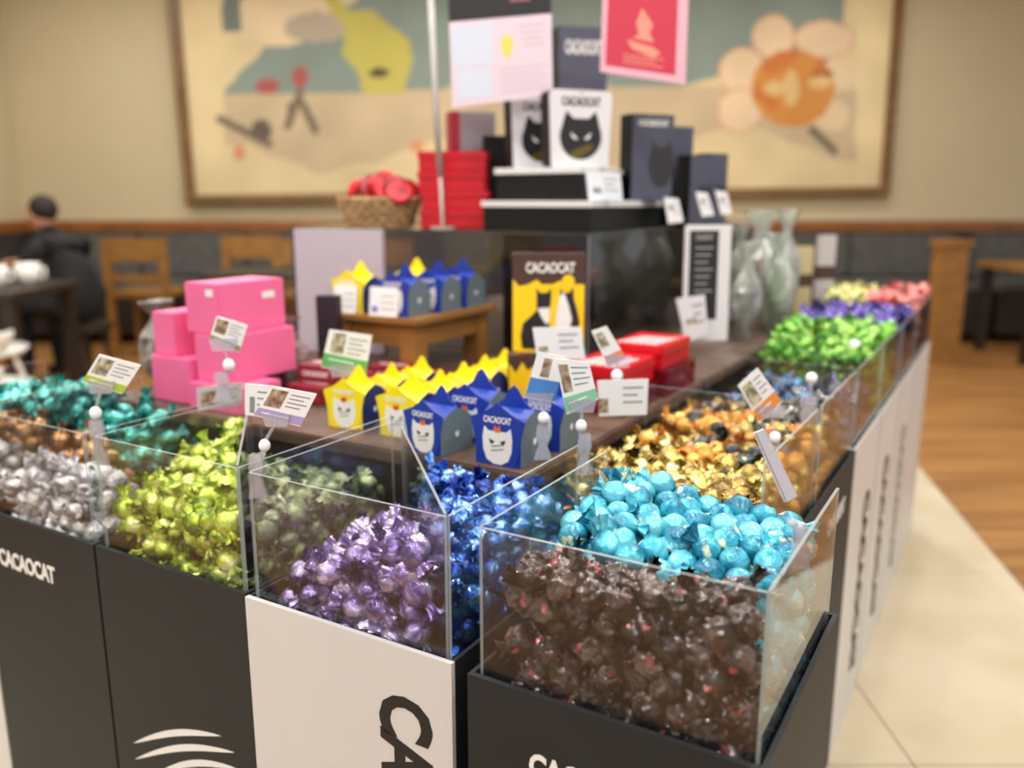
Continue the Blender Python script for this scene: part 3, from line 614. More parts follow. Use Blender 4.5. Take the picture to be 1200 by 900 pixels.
# ---------------------------------------------------------------- cat gift boxes
BLUEP = mat('blue_card', (26, 58, 158), .4); YELP = mat('yellow_card', (246, 224, 22), .45); GREYP = mat('grey_card', (104, 120, 128), .5); NAVYP = mat('navy_card', (30, 46, 110), .45)
ORGP = mat('orange_print', (232, 110, 40), .5); REDP = mat('red_print', (206, 40, 36), .5)
proto_gift = {}
def gift_box(loc, rz, kind, label, group, detail=True, k=1.0):
    main, sidem = (BLUEP, GREYP) if kind == 'blue' else (YELP, NAVYP if kind == 'yellow' else GREYP)
    w, d, h = .036, .040, .066
    prof = [(-d, 0), (d, 0), (d, h*.78), (d*.55, h), (0, h*1.12), (-d*.55, h), (-d, h*.78)]
    bm = MB(); bm.prism([(x, z) for x, z in prof], -w, w, Matrix.Rotation(PI/2, 4, 'Z'), 1, 0)
    g = bm.build('gift_box', [main, sidem], None, M2(loc, rz) @ Matrix.Scale(k, 4)); tag(g, label, 'box', group)
    fr = [(-.026, 0), (.026, 0), (.034, .018), (.037, .040), (.043, .066), (.022, .074), (.010, .082), (0, .090), (-.010, .082), (-.022, .074), (-.043, .066), (-.037, .040), (-.034, .018)]
    MB().prism(fr, -.0012, 0).build('front_panel', main, g, child_mx(0, -d-.0003, 0))
    MB().prism([(-.034, .070), (.034, .070), (.016, .084), (.006, .100), (0, .105), (-.006, .100), (-.016, .084)], -.001, .001).build('top_flap', main, g, child_mx(0, .006, 0))
    F = child_mx(0, -d-.0016, 0)
    body = [(-.006, .002), (.006, .002), (.017, .008), (.0225, .022), (.0235, .040), (.021, .055), (.014, .049), (-.014, .049), (-.021, .055), (-.0235, .040), (-.0225, .022), (-.017, .008)]
    decal('cat_print', body, PRINTW, g, F, .0003)
    if detail:
        for sx in (-1, 1): decal('eye', [(sx*.004, .034), (sx*.013, .038), (sx*.012, .033), (sx*.009, .030)], PRINTK, g, child_mx(0, -d-.0019, 0), .0003)
        for kx in (-.002, .004): decal('mouth_mark', [(-.010, .022+kx), (.010, .026+kx), (.010, .0272+kx), (-.010, .0232+kx)], PRINTK, g, child_mx(0, -d-.0019, 0), .0003)
        decal('bow', [(-.006, .049), (0, .047), (.006, .049), (.004, .058), (0, .053), (-.004, .058)], ORGP if kind == 'blue' else REDP, g, child_mx(0, -d-.0021, 0), .0003)
        letters('CACAOCAT', .044, .0095, PRINTW, g, child_mx(0, -d-.0017, .065), .03, t=.0003)
        decal('side_logo', cathead(0, .03, .005), PRINTW, g, child_mx(w+.0004, 0, 0, PI/2), .0003)
    return g
gz = lambda u, v: P(u, v, .3600)
RZ0 = -YAW
BX = [(-.712, .995, 'small blue cat box, left of the three at the shelf edge', -.10), (-.700, 1.085, 'blue cat box just behind the small one at the shelf edge', 0), (-.594, 1.005, 'nearest blue cat box with whisker scribbles, at the shelf edge', .02), (-.585, 1.10, 'blue cat box behind the nearest one, half hidden by cards', .05)]
for i, (u, v, lab, a) in enumerate(BX): gift_box(gz(u, v+.0), RZ0+a, 'blue', lab, None, True, 1.0 if i != 0 else .9)
gift_box(gz(-.912, 1.045), RZ0+.10, 'yellow', 'yellow star shaped cat box at the left end of the front row', None, True, .92)
gift_box(gz(-.803, 1.045), RZ0+.02, 'yellow', 'yellow star shaped cat box beside the small blue one', None, True, .92)
for k in range(5): gift_box(gz(-.808-.004*k, 1.128+.076*k), RZ0+random.uniform(-.06, .06), 'yellow', 'yellow star shaped cat box, '+['first', 'second', 'third', 'fourth', 'last'][k]+' behind the front one in the right receding row', None, True, .82)
for k in range(2): gift_box(gz(-.915+.006*k, 1.135+.078*k), RZ0+random.uniform(-.06, .06), 'yellow', 'yellow star shaped cat box, '+['first', 'second'][k]+' behind the one at the left end', None, True, .82)

# wooden stand with five gift boxes
ts = empty('wooden_stand', M2(P(-1.025, 1.359, .36), RZ0), 'small honey coloured wooden stool used as a riser for cat boxes', 'stand')
SH = .125
MB().box(-.245, .0, .0, .309, SH-.014, SH, bev=.003).build('stand_top', OAK, ts)
for (x0, x1, y0, y1) in ((-.228, -.188, .016, .056), (-.056, -.016, .016, .056), (-.228, -.188, .25, .29), (-.056, -.016, .25, .29)): MB().box(x0, x1, y0, y1, 0, SH-.014).build('leg', OAK, ts)
MB().box(-.188, -.056, .02, .032, .065, SH-.014).build('apron', OAK, ts); MB().box(-.032, -.020, .056, .25, .065, SH-.014).build('apron', OAK, ts)
sp = lambda x, y, dz=0: ts.matrix_world @ Vector((x, y, SH+dz+.0003))
for (x, y, kd, lab) in ((-.195, .06, 'yellow', 'yellow cat box at the front left of the wooden stand'), (-.150, .20, 'yellow', 'yellow cat box at the back left of the wooden stand'), (-.075, .06, 'blue', 'blue cat box at the front right of the wooden stand'),
                        (-.060, .155, 'blue', 'blue cat box in the middle of the wooden stand, second of three'), (-.055, .245, 'blue', 'blue cat box at the back of the wooden stand')):
    gift_box(sp(x, y), RZ0+.05, kd, lab, None, True, 1.02)

# ---------------------------------------------------------------- plain cartons
def carton(name, loc, rz, w, d, h, m, label, cat, group=None, lid=0.0, bev=.002, tilt=0.0):
    """carton whose front left bottom corner is at loc"""
    c = MB().box(0, w, 0, d, 0, h-lid, bev=bev).build(name, m, None, M2(loc, rz) @ Matrix.Rotation(tilt, 4, 'X')); tag(c, label, cat, group)
    if lid: MB().box(-.002, w+.002, -.002, d+.002, h-lid, h, bev=bev).build('lid', m, c)
    return c
PINK = mat('pink_card', (240, 112, 162), .45, noisy=.06, scale=9)
px0 = lambda u, v, z: P(u, v, .3597-z)
carton('pink_box', px0(-1.350, .985, 0), RZ0, .105, .11, .083, PINK, 'pink carton at the bottom left of the pink stack', 'box')
carton('pink_box', px0(-1.240, .975, 0), RZ0, .125, .10, .046, PINK, 'lowest pink carton at the front of the pink stack', 'box')
pb = carton('pink_box', px0(-1.240, .995, .0465), RZ0, .085, .16, .083, PINK, 'pink carton in the middle of the pink stack', 'box')
carton('pink_box', px0(-1.350, .995, .0835), RZ0, .060, .09, .078, PINK, 'narrow upright pink carton at the left of the pink stack', 'box')
pt = carton('pink_box', px0(-1.262, 1.000, .1300), RZ0, .085, .155, .088, PINK, 'topmost pink carton of the pink stack', 'box')
decal('label_print', [(.055, .066), (.073, .066), (.073, .078), (.055, .078)], PRINTW, pt, child_mx(0, 0, 0), .0005)
decal('label_print', [(.10, .055), (.13, .055), (.13, .067), (.10, .067)], PRINTW, pt, child_mx(.085, 0, 0, PI/2), .0005)
MAR = mat('maroon_card', (140, 34, 48), .45); WLET = PRINTW
for i, (u, v, z, a) in enumerate([(-1.13, 1.10, 0, .0), (-1.14, 1.20, 0, .1), (-1.05, 1.17, 0, -.05), (-1.13, 1.13, .032, .08), (-1.03, 1.28, 0, 0), (-1.12, 1.31, 0, .1)]):
    c = carton('maroon_packet', px0(u, v, z), RZ0+a, .085, .07, .031, MAR, 'flat maroon packet with white lettering, '+['front left one on the cabinet top', 'lower one behind the front left', 'right one beside the yellow boxes', 'upper one stacked on the front left', 'rear right one near the wooden stand', 'rear left one behind the stack'][i], 'packet')
    letters('CACAOCAT', .06, .010, WLET, c, child_mx(.042, 0, .016), .03); letters('CACAOCAT', .06, .012, WLET, c, child_mx(.042, .035, .0312, 0, 0, -PI/2), .03)
RED = mat('red_card', (206, 16, 34), .32); 
def red_tin(u, v, z, lab, a=0.0):
    c = carton('red_box', px0(u, v, z), RZ0+a, .105, .15, .045, RED, lab, 'box', None, .02)
    for k in range(6): decal('white_stripe', [(.012+.015*k, .03), (.016+.015*k, .03), (.030+.015*k, .13), (.027+.015*k, .13)] if False else [(.010+.014*k, .01), (.016+.014*k, .008), (.036+.012*k, .100), (.031+.012*k, .100)], PRINTW, c, child_mx(0, 0, .0455, 0, 0, -PI/2), .0006)
    return c
# two low maroon display trays carry the red boxes
red_tin(-.665, 1.31, .035, 'nearer red lidded box with white stripes beside the orange sweets'); red_tin(-.655, 1.475, .050, 'farther red lidded box with white stripes beside the orange sweets')
trm = clear('red_tinted_plastic', (.80, .42, .46), 1.0, haze=.2, hazec=(180, 40, 60))
for (u, v, h, lab) in ((-.675, 1.30, .0345, 'clear reddish plastic tray under the nearer red box'), (-.665, 1.475, .0495, 'clear reddish plastic tray under the farther red box')):
    o = MB().box(0, .125, 0, .005, 0, h).box(0, .125, .155, .16, 0, h).box(0, .005, .005, .155, 0, h).box(.12, .125, .005, .155, 0, h).box(.005, .12, .005, .155, 0, .004).build('plastic_tray', trm, None, M2(px0(u, v, 0), RZ0)); tag(o, lab, 'tray')

# tall chocolate poster box with two cats
def board(name, loc, rz, w, h, t, m, label, cat, tilt=0.0):
    o = MB().box(-w/2, w/2, 0, t, 0, h, bev=.0015).build(name, m, None, M2(loc, rz) @ Matrix.Rotation(tilt, 4, 'X')); return tag(o, label, cat)
PY = 1.60
BRN = mat('brown_card', (74, 48, 40), .5); YEL2 = mat('warm_yellow_print', (250, 208, 10), .5)
bl = at(642, 440, PY); bl.z = RZ+.0003
pw, ph = .137, .262
pz = board('poster_box', bl, .0, pw, ph, .035, BRN, 'tall brown and yellow packet printed with a black cat and a white cat', 'packet')
F1 = child_mx(0, 0, 0); F2 = child_mx(0, -.0007, 0); F3 = child_mx(0, -.0013, 0)
sy = lambda py: (440-py)/151*ph*1.0
sx = lambda px: (px-642)*pw/86
yp = [(600, 395), (600, 316), (607, 324), (618, 322), (628, 317), (634, 322), (646, 322), (656, 318), (664, 318), (672, 322), (684, 322), (684, 395), (650, 398), (612, 396)]
decal('yellow_panel', [(sx(a), sy(b)) for a, b in yp], YEL2, pz, F1)
decal('moon', [(x, z) for x, z in ell(sx(665), sy(319), .012, .013)], YEL2, pz, F2)
blackcat = [(611, 392), (609, 378), (612, 364), (622, 356), (628, 350), (628, 332), (627, 326), (632, 331), (640, 331), (645, 326), (645, 340), (643, 350), (643, 362), (645, 380), (643, 393)]
decal('black_cat_print', [(sx(a), sy(b)) for a, b in blackcat], PRINTK, pz, F2)
decal('white_bib', [(sx(a), sy(b)) for a, b in [(629, 348), (643, 347), (643, 362), (640, 366), (634, 358)]], PRINTW, pz, F3)
blackcat2 = [(664, 392), (664, 352), (655, 338), (656, 326), (659, 330), (666, 331), (671, 325), (672, 338), (676, 350), (679, 362), (678, 380), (672, 392)]
decal('black_cat_print', [(sx(a), sy(b)) for a, b in blackcat2], PRINTK, pz, F2)
whitecat = [(649, 396), (650, 370), (652, 350), (655, 335), (660, 330), (666, 345), (670, 360), (668, 366), (671, 380), (672, 396)]
decal('white_cat_print', [(sx(a), sy(b)) for a, b in whitecat], PRINTW, pz, F3)
letters('CACAOCAT', .092, .020, PRINTW, pz, child_mx(sx(644), -.0005, sy(304)), .03)
# small yellow-and-brown pack under the poster
yb = board('yellow_packet', at(612, 455, 1.52)*1.0, .1, .05, .085, .03, BRN, 'small brown and yellow packet below the poster packet', 'packet'); yb.location.z = RZ+.0003
decal('yellow_panel', [(-.024, .006), (.024, .006), (.024, .066), (.010, .056), (.0, .072), (-.012, .052), (-.024, .07)], YEL2, yb, F1)

# lavender board at the left of the clear case
LAV = mat('lavender_board', (188, 176, 190), .6, noisy=.05, scale=4)
lv = board('lavender_board', at(402, 440, 2.02), RZ0*.35, .218, .292, .02, LAV, 'plain lavender display board standing at the left of the clear case', 'board'); lv.location.z = RZ+.0003
dk = board('dark_packet', at(386, 440, 1.72), RZ0*.3, .045, .17, .03, mat('dark_plum_card', (40, 30, 40), .5), 'dark upright packet left of the wooden stand', 'packet'); dk.location.z = RZ+.0003

# ---------------------------------------------------------------- clear case with black tiers
CU0, CU1, CV0, CV1 = -1.70, -.812, 1.70, 2.70; CT = .0705
cc = empty('clear_case', M2(P(CU0, CV0, .3597), RZ0), 'large clear smoked acrylic case carrying the black tiers and tins', 'case')
cw, cd, ch = CU1-CU0, CV1-CV0, .3597-CT
bar_mat_panel([(0, 0), (cw, 0), (cw, ch-.005), (0, ch-.005)], .004, 'front_panel', cc, child_mx(0, .002, 0)).data.materials[0] = SMOKE
bar_mat_panel([(.005, 0), (cd, 0), (cd, ch-.005), (.005, ch-.005)], .004, 'side_panel', cc, child_mx(cw-.002, 0, 0, PI/2)).data.materials[0] = SMOKE
bar_mat_panel([(.005, 0), (cd, 0), (cd, ch-.005), (.005, ch-.005)], .004, 'side_panel', cc, child_mx(.002, 0, 0, PI/2)).data.materials[0] = SMOKE
MB().box(0, cw, 0, cd, ch-.005, ch).build('top_panel', [clear('case_top', (.72, .72, .71), 1.0, haze=.12, hazec=(150, 150, 150))], cc)
core = MB().box(0, .24, 0, .70, 0, ch-.008).build('storage_box', mat('black_brown_board', (38, 28, 27), .45, noisy=.2, scale=5), None, M2(P(-1.09, 1.80, .3597), RZ0)); tag(core, 'dark brown storage box standing inside the clear case', 'box')
BLKC = mat('black_gloss_board', (11, 11, 12), .5, spec=.3); WEDG = mat('white_board', (222, 222, 222), .45)
def tier(u0, u1, v0, v1, d0, d1, label):
    t = MB().box(0, u1-u0, 0, v1-v0, 0, d0-d1-.014, bev=.001).build('display_tier', BLKC, None, M2(P(u0, v0, d0-.0003), RZ0)); tag(t, label, 'display stand')
    MB().box(-.004, u1-u0+.004, -.004, v1-v0+.004, d0-d1-.014, d0-d1, bev=.001).build('white_top', WEDG, t); return t
t1 = tier(-1.105, -.825, 1.735, 2.23, CT, .003, 'lower black tier with a white top on the clear case')
t2 = tier(-1.090, -.870, 1.77, 2.09, .003, -.072, 'upper black tier with a white top beneath the white cat boxes')
WBOX = mat('white_box_card', (224, 224, 227), .4)
def cat_box(loc, rz, label):
    w, d, h = .160, .045, .170; rb_ = []
    for (cx, cz, a0) in ((w/2-.012, .006, -PI/2), (w/2-.014, h-.014, 0), (-w/2+.014, h-.014, PI/2), (-w/2+.012, .006, PI)):
        for i in range(4): a = a0+i*PI/6; r = .014 if cz > .02 else .006; rb_.append((cx+r*math.cos(a), cz+r*math.sin(a)))
    b = MB().prism(rb_, 0, d).build('cat_gift_box', BLKC, None, M2(loc, rz)); tag(b, label, 'box')
    MB().prism([(x*.985, z) for x, z in rb_], -.004, -.0002).build('white_front', WBOX, b)
    f = child_mx(0, -.0042, 0); decal('cat_print', cathead(0, .068, .053, .95), PRINTK, b, f)
    f2 = child_mx(0, -.0048, 0)
    for s in (-1, 1): decal('eye', [(s*.008, .064), (s*.016, .072-.002), (s*.026, .078), (s*.022, .066), (s*.014, .062)], PRINTW, b, f2)
    decal('gold_stroke', [(-.026, .022), (-.002, .022), (.032, .042), (.030, .052), (.018, .052), (-.026, .034)], mat('gold_print', (110, 92, 40), .35, metal=.4), b, f2)
    letters('CACAOCAT', .098, .020, PRINTK, b, child_mx(0, -.0042, .145), .035)
    decal('hang_mark', ell(0, .163, .003, .003, 10), mat('grey_mark', (150, 150, 150), .6), b, f)
    return b
def onz(px, py, d):
    x = px-600; y = 450-py; r = Vector((x, 1000*math.cos(TH)+y*math.sin(TH), y*math.cos(TH)-1000*math.sin(TH))); return r.y*(-d/r.z)
TT = EYE+.0723
def on_tier(px, Y, z=TT): p = at(px, 200, Y); p.z = z; return p
cat_box(on_tier(679, 2.03), math.radians(22), 'front white box with a black cat head on the upper tier'); cat_box(on_tier(634, 2.14), math.radians(22), 'white cat head box half hidden behind the front one')
# dark slate gift bags/boxes
SLATE = mat('slate_card', (78, 80, 98), .42, noisy=.06, scale=8); 
def slate_box(loc, rz, w, h, d, label, text=True, tilt=0.0):
    b = MB().box(-w/2, w/2, 0, d, 0, h, bev=.001).build('slate_box', BLKC, None, M2(loc, rz) @ Matrix.Rotation(tilt, 4, 'X')); tag(b, label, 'box')
    MB().box(-w/2+.001, w/2-.001, -.0015, -.0002, .001, h-.001).build('slate_front', SLATE, b)
    if text: letters('CACAOCAT', w*.72, h*.07, PRINTW, b, child_mx(0, -.0016, h*.90), .03)
    decal('cat_print', cathead(.2*w, h*.42, w*.30, 1.5), mat('dark_print', (46, 46, 52), .4), b, child_mx(0, -.0016, 0)); return b
T1Z = EYE-.003+.0003; DKZ = EYE-CT+.0003
slate_box(on_tier(764, 2.16, T1Z), math.radians(24), .12, .205, .055, 'slate box with white lettering just right of the white cat boxes')
slate_box(on_tier(797, 2.30, DKZ), math.radians(24), .075, .255, .05, 'slate box behind the lettered one, middle of the row', False)
slate_box(on_tier(822, 2.22, DKZ), math.radians(30), .075, .18, .05, 'short slate box second from the right on the case', False)
slate_box(on_tier(841, 2.34, DKZ), math.radians(30), .07, .19, .05, 'short slate box at the right end of the case', False)
slate_box(on_tier(681, 2.50, DKZ), math.radians(15), .145, .535, .08, 'tallest slate box behind the white cat boxes')
blk = MB().box(-.04, .04, 0, .06, 0, .23, bev=.002).build('black_box', BLKC, None, M2(on_tier(584, 2.26, DKZ), 0)); tag(blk, 'plain black upright box left of the white cat boxes', 'box')
REDB = mat('crimson_card', (150, 28, 46), .4); GRYB = mat('silver_grey_card', (140, 136, 140), .35)
gb = MB().box(-.06, .06, 0, .06, 0, .295, bev=.002).build('grey_box', GRYB, None, M2(on_tier(555, 2.33, DKZ), .25)); tag(gb, 'tall silver grey box with a crimson edge behind the red boxes', 'box')
MB().box(-.0615, -.036, -.0015, .0605, .001, .2945).build('crimson_edge', REDB, gb)
# red boxes stack
for i in range(4):
    o = carton('red_carton', on_tier(491+2*math.sin(i*2), 2.16, DKZ+.0465*i), -.06+.02*math.sin(i*3), .165, .11, .046, RED, ['lowest', 'second from bottom', 'third from bottom', 'topmost'][i]+' red carton of the stack on the clear case', 'box', None, .018)
# basket with red foil rounds
WIC = mat('pale_wicker', (190, 156, 112), .7, rgb2=(150, 116, 76), scale=60, bump=.4)
bk = empty('basket', M2(on_tier(443, 2.20, DKZ), RZ0), 'round pale wicker basket holding red foil rounds on the clear case', 'basket')
for j in range(6):
    bb = MB(); z = .008+.0125*j; R_ = .078+.004*j; n = 40; bb.tube([((R_+.003*math.cos(i*PI*.5*2+j*PI))*math.cos(2*PI*i/n), (R_+.003*math.cos(i*PI+j*PI))*math.sin(2*PI*i/n), z) for i in range(n+1)], .0068, 6); bb.build('wicker_strand', WIC, bk, None, True)
MB().lathe([(.01, .002), (.08, .002), (.08, .006), (.01, .006)], 24).build('base', WIC, bk)
for k in range(14): a = 2*PI*k/14; MB().tube([(.080*math.cos(a), .080*math.sin(a), .002), (.100*math.cos(a), .100*math.sin(a), .08)], .004, 6).build('upright', WIC, bk)
REDF = foil('red_foil', (200, 14, 30), (222, 56, 66), (120, 4, 14), rough=.3, metal=.4, scale=30, coat=.3)
for i, (x, y, z, ry) in enumerate([(-.03, -.03, .078, .9), (.005, -.035, .090, 1.1), (.04, -.03, .098, 1.2), (.07, -.02, .085, 1.0), (.02, .03, .09, 1.2), (-.02, .03, .070, .7), (.05, .04, .08, .9)]):
    o = MB().lathe([(.006, 0), (.034, 0), (.038, .006), (.038, .020), (.034, .026), (.006, .026)], 20).build('foil_round', REDF, None, bk.matrix_world @ Matrix.Translation((x, y, z)) @ Matrix.Rotation(ry, 4, 'Y') @ Matrix.Rotation(.5, 4, 'X')); tag(o, 'red foil wrapped round heaped in the wicker basket', 'sweet', 'red foil rounds in the basket')

# framed notice on the right flank of the case
fn = board('framed_notice', at(826, 400, 1.93), math.radians(8), .108, .262, .008, WEDG, 'black notice in a silver white frame at the right flank of the case', 'notice', -.03)
decal('black_sheet', [(-.044, .05), (.024, .05), (.024, .25), (-.044, .25)], PRINTK, fn, F1)
letters('CACAOCAT', .040, .012, mat('grey_text', (170, 170, 172), .5), fn, child_mx(-.01, -.0006, .235), .02)
for k in range(7): decal('text_line', [(-.03, .21-.016*k), (.012-.006*(k % 3), .21-.016*k), (.012-.006*(k % 3), .213-.016*k), (-.03, .213-.016*k)], mat('grey_text', (170, 170, 172), .5), fn, F2)
fn_z = RZ
# ---------------------------------------------------------------- hanging sheets and pole
STEEL = mat('pale_metal', (178, 176, 172), .45, metal=.3)
pb_ = at(519, 272, 2.09); pt_ = at(502, -60, 2.09)
pole = empty('sign_pole', Matrix.Translation((pb_.x, pb_.y, DKZ)), 'thin pale pole rising in front of the red cartons with a cross rod on top', 'pole')
rel = lambda p: Vector(p)-Vector((pb_.x, pb_.y, DKZ))
MB().lathe([(.01, .0003), (.03, .0003), (.03, .006), (.01, .006)], 20).build('pole_base', STEEL, pole)
pm = at(511, 130, 2.09)
MB().tube([(0, 0, .004), rel(pb_)+Vector((0, 0, .02)), rel(at(516, 205, 2.09))], .0042, 10).build('lower_tube', STEEL, pole, None, True)
MB().tube([rel(at(516, 205, 2.09)), rel(pm), rel(pt_)], .0075, 12).build('upper_tube', STEEL, pole, None, True)
r0 = rel(at(500, -58, 2.09)); r1 = rel(at(830, -64, 2.09)); MB().tube([r0, r1], .005, 8).build('cross_rod', STEEL, pole)
def sheet(name, quad, Y, m, label, cat, t=.0016):
    q = [at(a, b, Y) for a, b in quad]; n = (q[1]-q[0]).cross(q[3]-q[0]).normalized(); c = sum(q, Vector())/4
    if n.y > 0: n = -n
    fv = [p-c for p in q]+[p-c-n*t for p in q]
    o = mesh(name, fv, [(0, 1, 2, 3), (7, 6, 5, 4), (0, 4, 5, 1), (1, 5, 6, 2), (2, 6, 7, 3), (3, 7, 4, 0)], m, None, Matrix.Translation(c))
    tag(o, label, cat)
    def S(s_, t_): return (fv[0]*(1-s_)+fv[1]*s_)*(1-t_)+(fv[3]*(1-s_)+fv[2]*s_)*t_
    def pr(nm, pts, mm, lift=1, parent=o):
        pp = [S(a, b) + n*.0004*lift for a, b in pts]; bb = [p-n*.0004 for p in pp]; k = len(pp)
        return mesh(nm, pp+bb, [tuple(range(k)), tuple(range(2*k-1, k-1, -1))]+[(i, i+k, (i+1) % k+k, (i+1) % k) for i in range(k)], mm, parent)
    return o, pr
R4 = lambda a, b, c, d: [(a, b), (c, b), (c, d), (a, d)]
PKS = mat('pink_white_sheet', (222, 206, 218), .5); LBL = mat('pale_blue_print', (208, 216, 232), .5); 
o, pr = sheet('hanging_sheet', [(524, -30), (645, -38), (648, 112), (530, 126)], 2.06, PKS, 'pale pink and white sheet hanging beside the pole', 'sign')
pr('black_header', R4(0, 0, 1, .35), PRINTK); pr('print_panel', R4(.02, .38, .42, .70), LBL); pr('print_panel', R4(.06, .72, .40, .95), LBL); pr('yellow_print', [(.5, .52), (.56, .48), (.62, .52), (.61, .62), (.56, .68), (.51, .62)], mat('yellow_spot', (222, 214, 100), .5))
pr('pink_print', R4(.60, .0, .80, .24), mat('rose_print', (150, 90, 100), .5), 2)
for k in range(5): pr('text_line', R4(.48, .74+.045*k, .95-.06*(k % 2), .752+.045*k), mat('faint_text', (206, 186, 200), .6))
for k in range(4): pr('text_line', R4(.66+.02*k, .42+.05*k, .92, .435+.05*k), mat('faint_text', (206, 186, 200), .6))
MB().tube([(0, 0, 0), (0, 0, .08)], .002, 6).build('string', STEEL, o, Matrix.Translation((.0, 0, .165)))
PK2 = mat('pink_border', (226, 176, 192), .5); RD2 = mat('rose_red_print', (200, 50, 76), .5); GD = mat('peach_print', (232, 150, 130), .5)
o, pr = sheet('hanging_poster', [(708, -40), (808, -34), (803, 99), (703, 84)], 2.06, PK2, 'rose red poster with a pale pink border hanging at the right', 'sign')
pr('red_panel', R4(.06, 0, .88, .93), RD2)
pr('motif_print', [(.46, .36), (.40, .50), (.44, .60), (.36, .64), (.62, .66), (.56, .58), (.60, .50), (.52, .42)], GD, 2); pr('motif_print', [(.30, .66), (.36, .74), (.62, .80), (.70, .75), (.60, .70), (.42, .68)], GD, 2)
for k in range(3): pr('text_line', R4(.26, .80+.035*k, .74-.1*(k % 2), .812+.035*k), GD, 2)
MB().tube([(0, 0, 0), (0, 0, .08)], .002, 6).build('string', STEEL, o, Matrix.Translation((.0, 0, .14)))

# ---------------------------------------------------------------- clip holders and price cards
PHOTO1 = mat('brown_photo_print', (120, 84, 60), .5, rgb2=(190, 176, 150), scale=90); PHOTO2 = mat('olive_photo_print', (110, 104, 70), .5, rgb2=(214, 206, 180), scale=90); GTX = mat('grey_card_text', (140, 140, 146), .6)
BALLW = mat('white_ball_joint', (244, 244, 246), .3)
def holder(label, quad, Y, ball, clip, band=None, photo=PHOTO2, band_at=.72, photo_at=(.06, .08, .42, .62), sleeve=True, text=True, extra=None, Yc=None, bodyc=None):
    """clear clip with a white ball joint carrying a card; root at the clip"""
    Yc = Yc or Y; c0 = at(*clip[1], Yc); root = empty('card_holder', Matrix.Translation(c0), label, 'price card')
    o, pr = sheet('card_panel', quad, Y, bodyc or PAPER, None, None); o.parent = root; o.location = o.location-c0
    if band: pr('colour_band', R4(0, band_at, 1, .97), band)
    if photo: pr('photo_print', R4(*photo_at), photo, 1.2)
    if text:
        for k in range(4): pr('text_line', R4(photo_at[2]+.08 if photo else .1, .14+.12*k, .92-.1*(k % 2), .17+.12*k), GTX)
        if band: pr('text_line', R4(.12, band_at+.11, .7, band_at+.14), PAPER, 2)
    if extra: extra(pr)
    b = at(*ball, Yc)-c0; s = Yc/1000
    q2 = (Vector(at((quad[2][0]+quad[3][0])/2, (quad[2][1]+quad[3][1])/2, Y))-c0)
    if sleeve:
        MB().prism([(-13*s, -6*s), (13*s, -6*s), (17*s, 9*s), (-17*s, 9*s)], 0, .003).build('card_grip', CLIPM, root, Matrix.Translation(q2+Vector((0, -.0035, 0))))
    MB().tube([b+Vector((0, 0, .004)), q2], .0022, 8).build('stem', CLIPM, root)
    MB().ball(b, 7*s, 3, (1, 1, 1.15)).build('ball_joint', BALLW, root, None, True)
    t = at(*clip[0], Yc)-c0
    MB().tube([b, t], .0035, 8).build('neck', CLIPM, root)
    L_ = (t.z); w = 9*s
    body = [(-w*.8, L_), (w*.8, L_), (w, L_*.7), (w*.55, L_*.45), (w, L_*.2), (w*1.25, 0), (-w*1.25, 0), (-w, L_*.2), (-w*.55, L_*.45), (-w, L_*.7)]
    MB().prism(body, -.0045, -.0022).prism([(x*.9, z) for x, z in body], .0022, .0045).prism([(-w*.5, L_*.5), (w*.5, L_*.5), (w*.5, L_*.62), (-w*.5, L_*.62)], -.0022, .0022).build('clip', CLIPM, root)
    return root
bandm = lambda n, c: mat(n, c, .5)
holder('price card with a lime green band above the lime sweets', [(116, 415), (165, 428), (143, 462), (96, 448)], 1.10, (112, 484), ((112, 492), (118, 545)), bandm('lime_band', (170, 200, 70)), PHOTO2)
holder('small white card with an olive band before the pink stack', [(254, 370), (290, 381), (280, 413), (245, 398)], 1.24, (268, 428), ((268, 436), (262, 470)), bandm('olive_band', (150, 140, 100)), PHOTO1, .78)
holder('price card with a lavender band above the purple sweets', [(318, 452), (371, 462), (352, 500), (297, 487)], .95, (310, 522), ((308, 532), (303, 583)), bandm('lavender_band', (176, 156, 206)), PHOTO1)
holder('price card with a green band at the left behind the yellow boxes', [(386, 386), (436, 393), (428, 442), (376, 430)], 1.40, (402, 457), ((402, 464), (402, 498)), bandm('green_band', (96, 176, 100)), PHOTO2, .62, (.12, .06, .42, .56))
BLUSKY = bandm('blue_sky_print', (76, 136, 206))
holder('card with a blue landscape print beside the blue cat box', [(630, 412), (662, 418), (650, 472), (615, 466)], 1.08, (637, 490), ((637, 498), (636, 538)), BLUSKY, PHOTO1, .55, (.3, .1, .6, .5), text=False)
holder('tilted white card with a green band above the gold sweets', [(650, 420), (690, 424), (701, 468), (664, 486)], 1.06, (681, 499), ((680, 508), (684, 556)), bandm('mint_band', (140, 196, 160)), PHOTO1, .70, (.06, .1, .34, .62))
holder('small tilted white card with a salmon band over the red boxes', [(693, 388), (711, 382), (734, 420), (713, 430)], 1.30, (723, 440), ((724, 446), (726, 476)), bandm('salmon_band', (232, 140, 110)), PHOTO2, .72, (.1, .1, .6, .5), text=False)
holder('tilted white card with an orange band above the orange sweets', [(865, 452), (888, 431), (917, 471), (890, 496)], 1.20, (908, 513), ((908, 520), (912, 560)), bandm('orange_band', (234, 146, 66)), PHOTO2, .68, (.08, .1, .5, .62))
def loose_card(label, quad, Y, z=None, photo=PHOTO1, m=PAPER, at_=(.12, .25, .42, .75)):
    o, pr = sheet('price_card', quad, Y, m, label, 'price card')
    if photo: pr('photo_print', R4(*at_), photo)
    for k in range(3): pr('text_line', R4(.5, .2+.2*k, .9-.1*(k % 2), .25+.2*k), GTX)
    return o
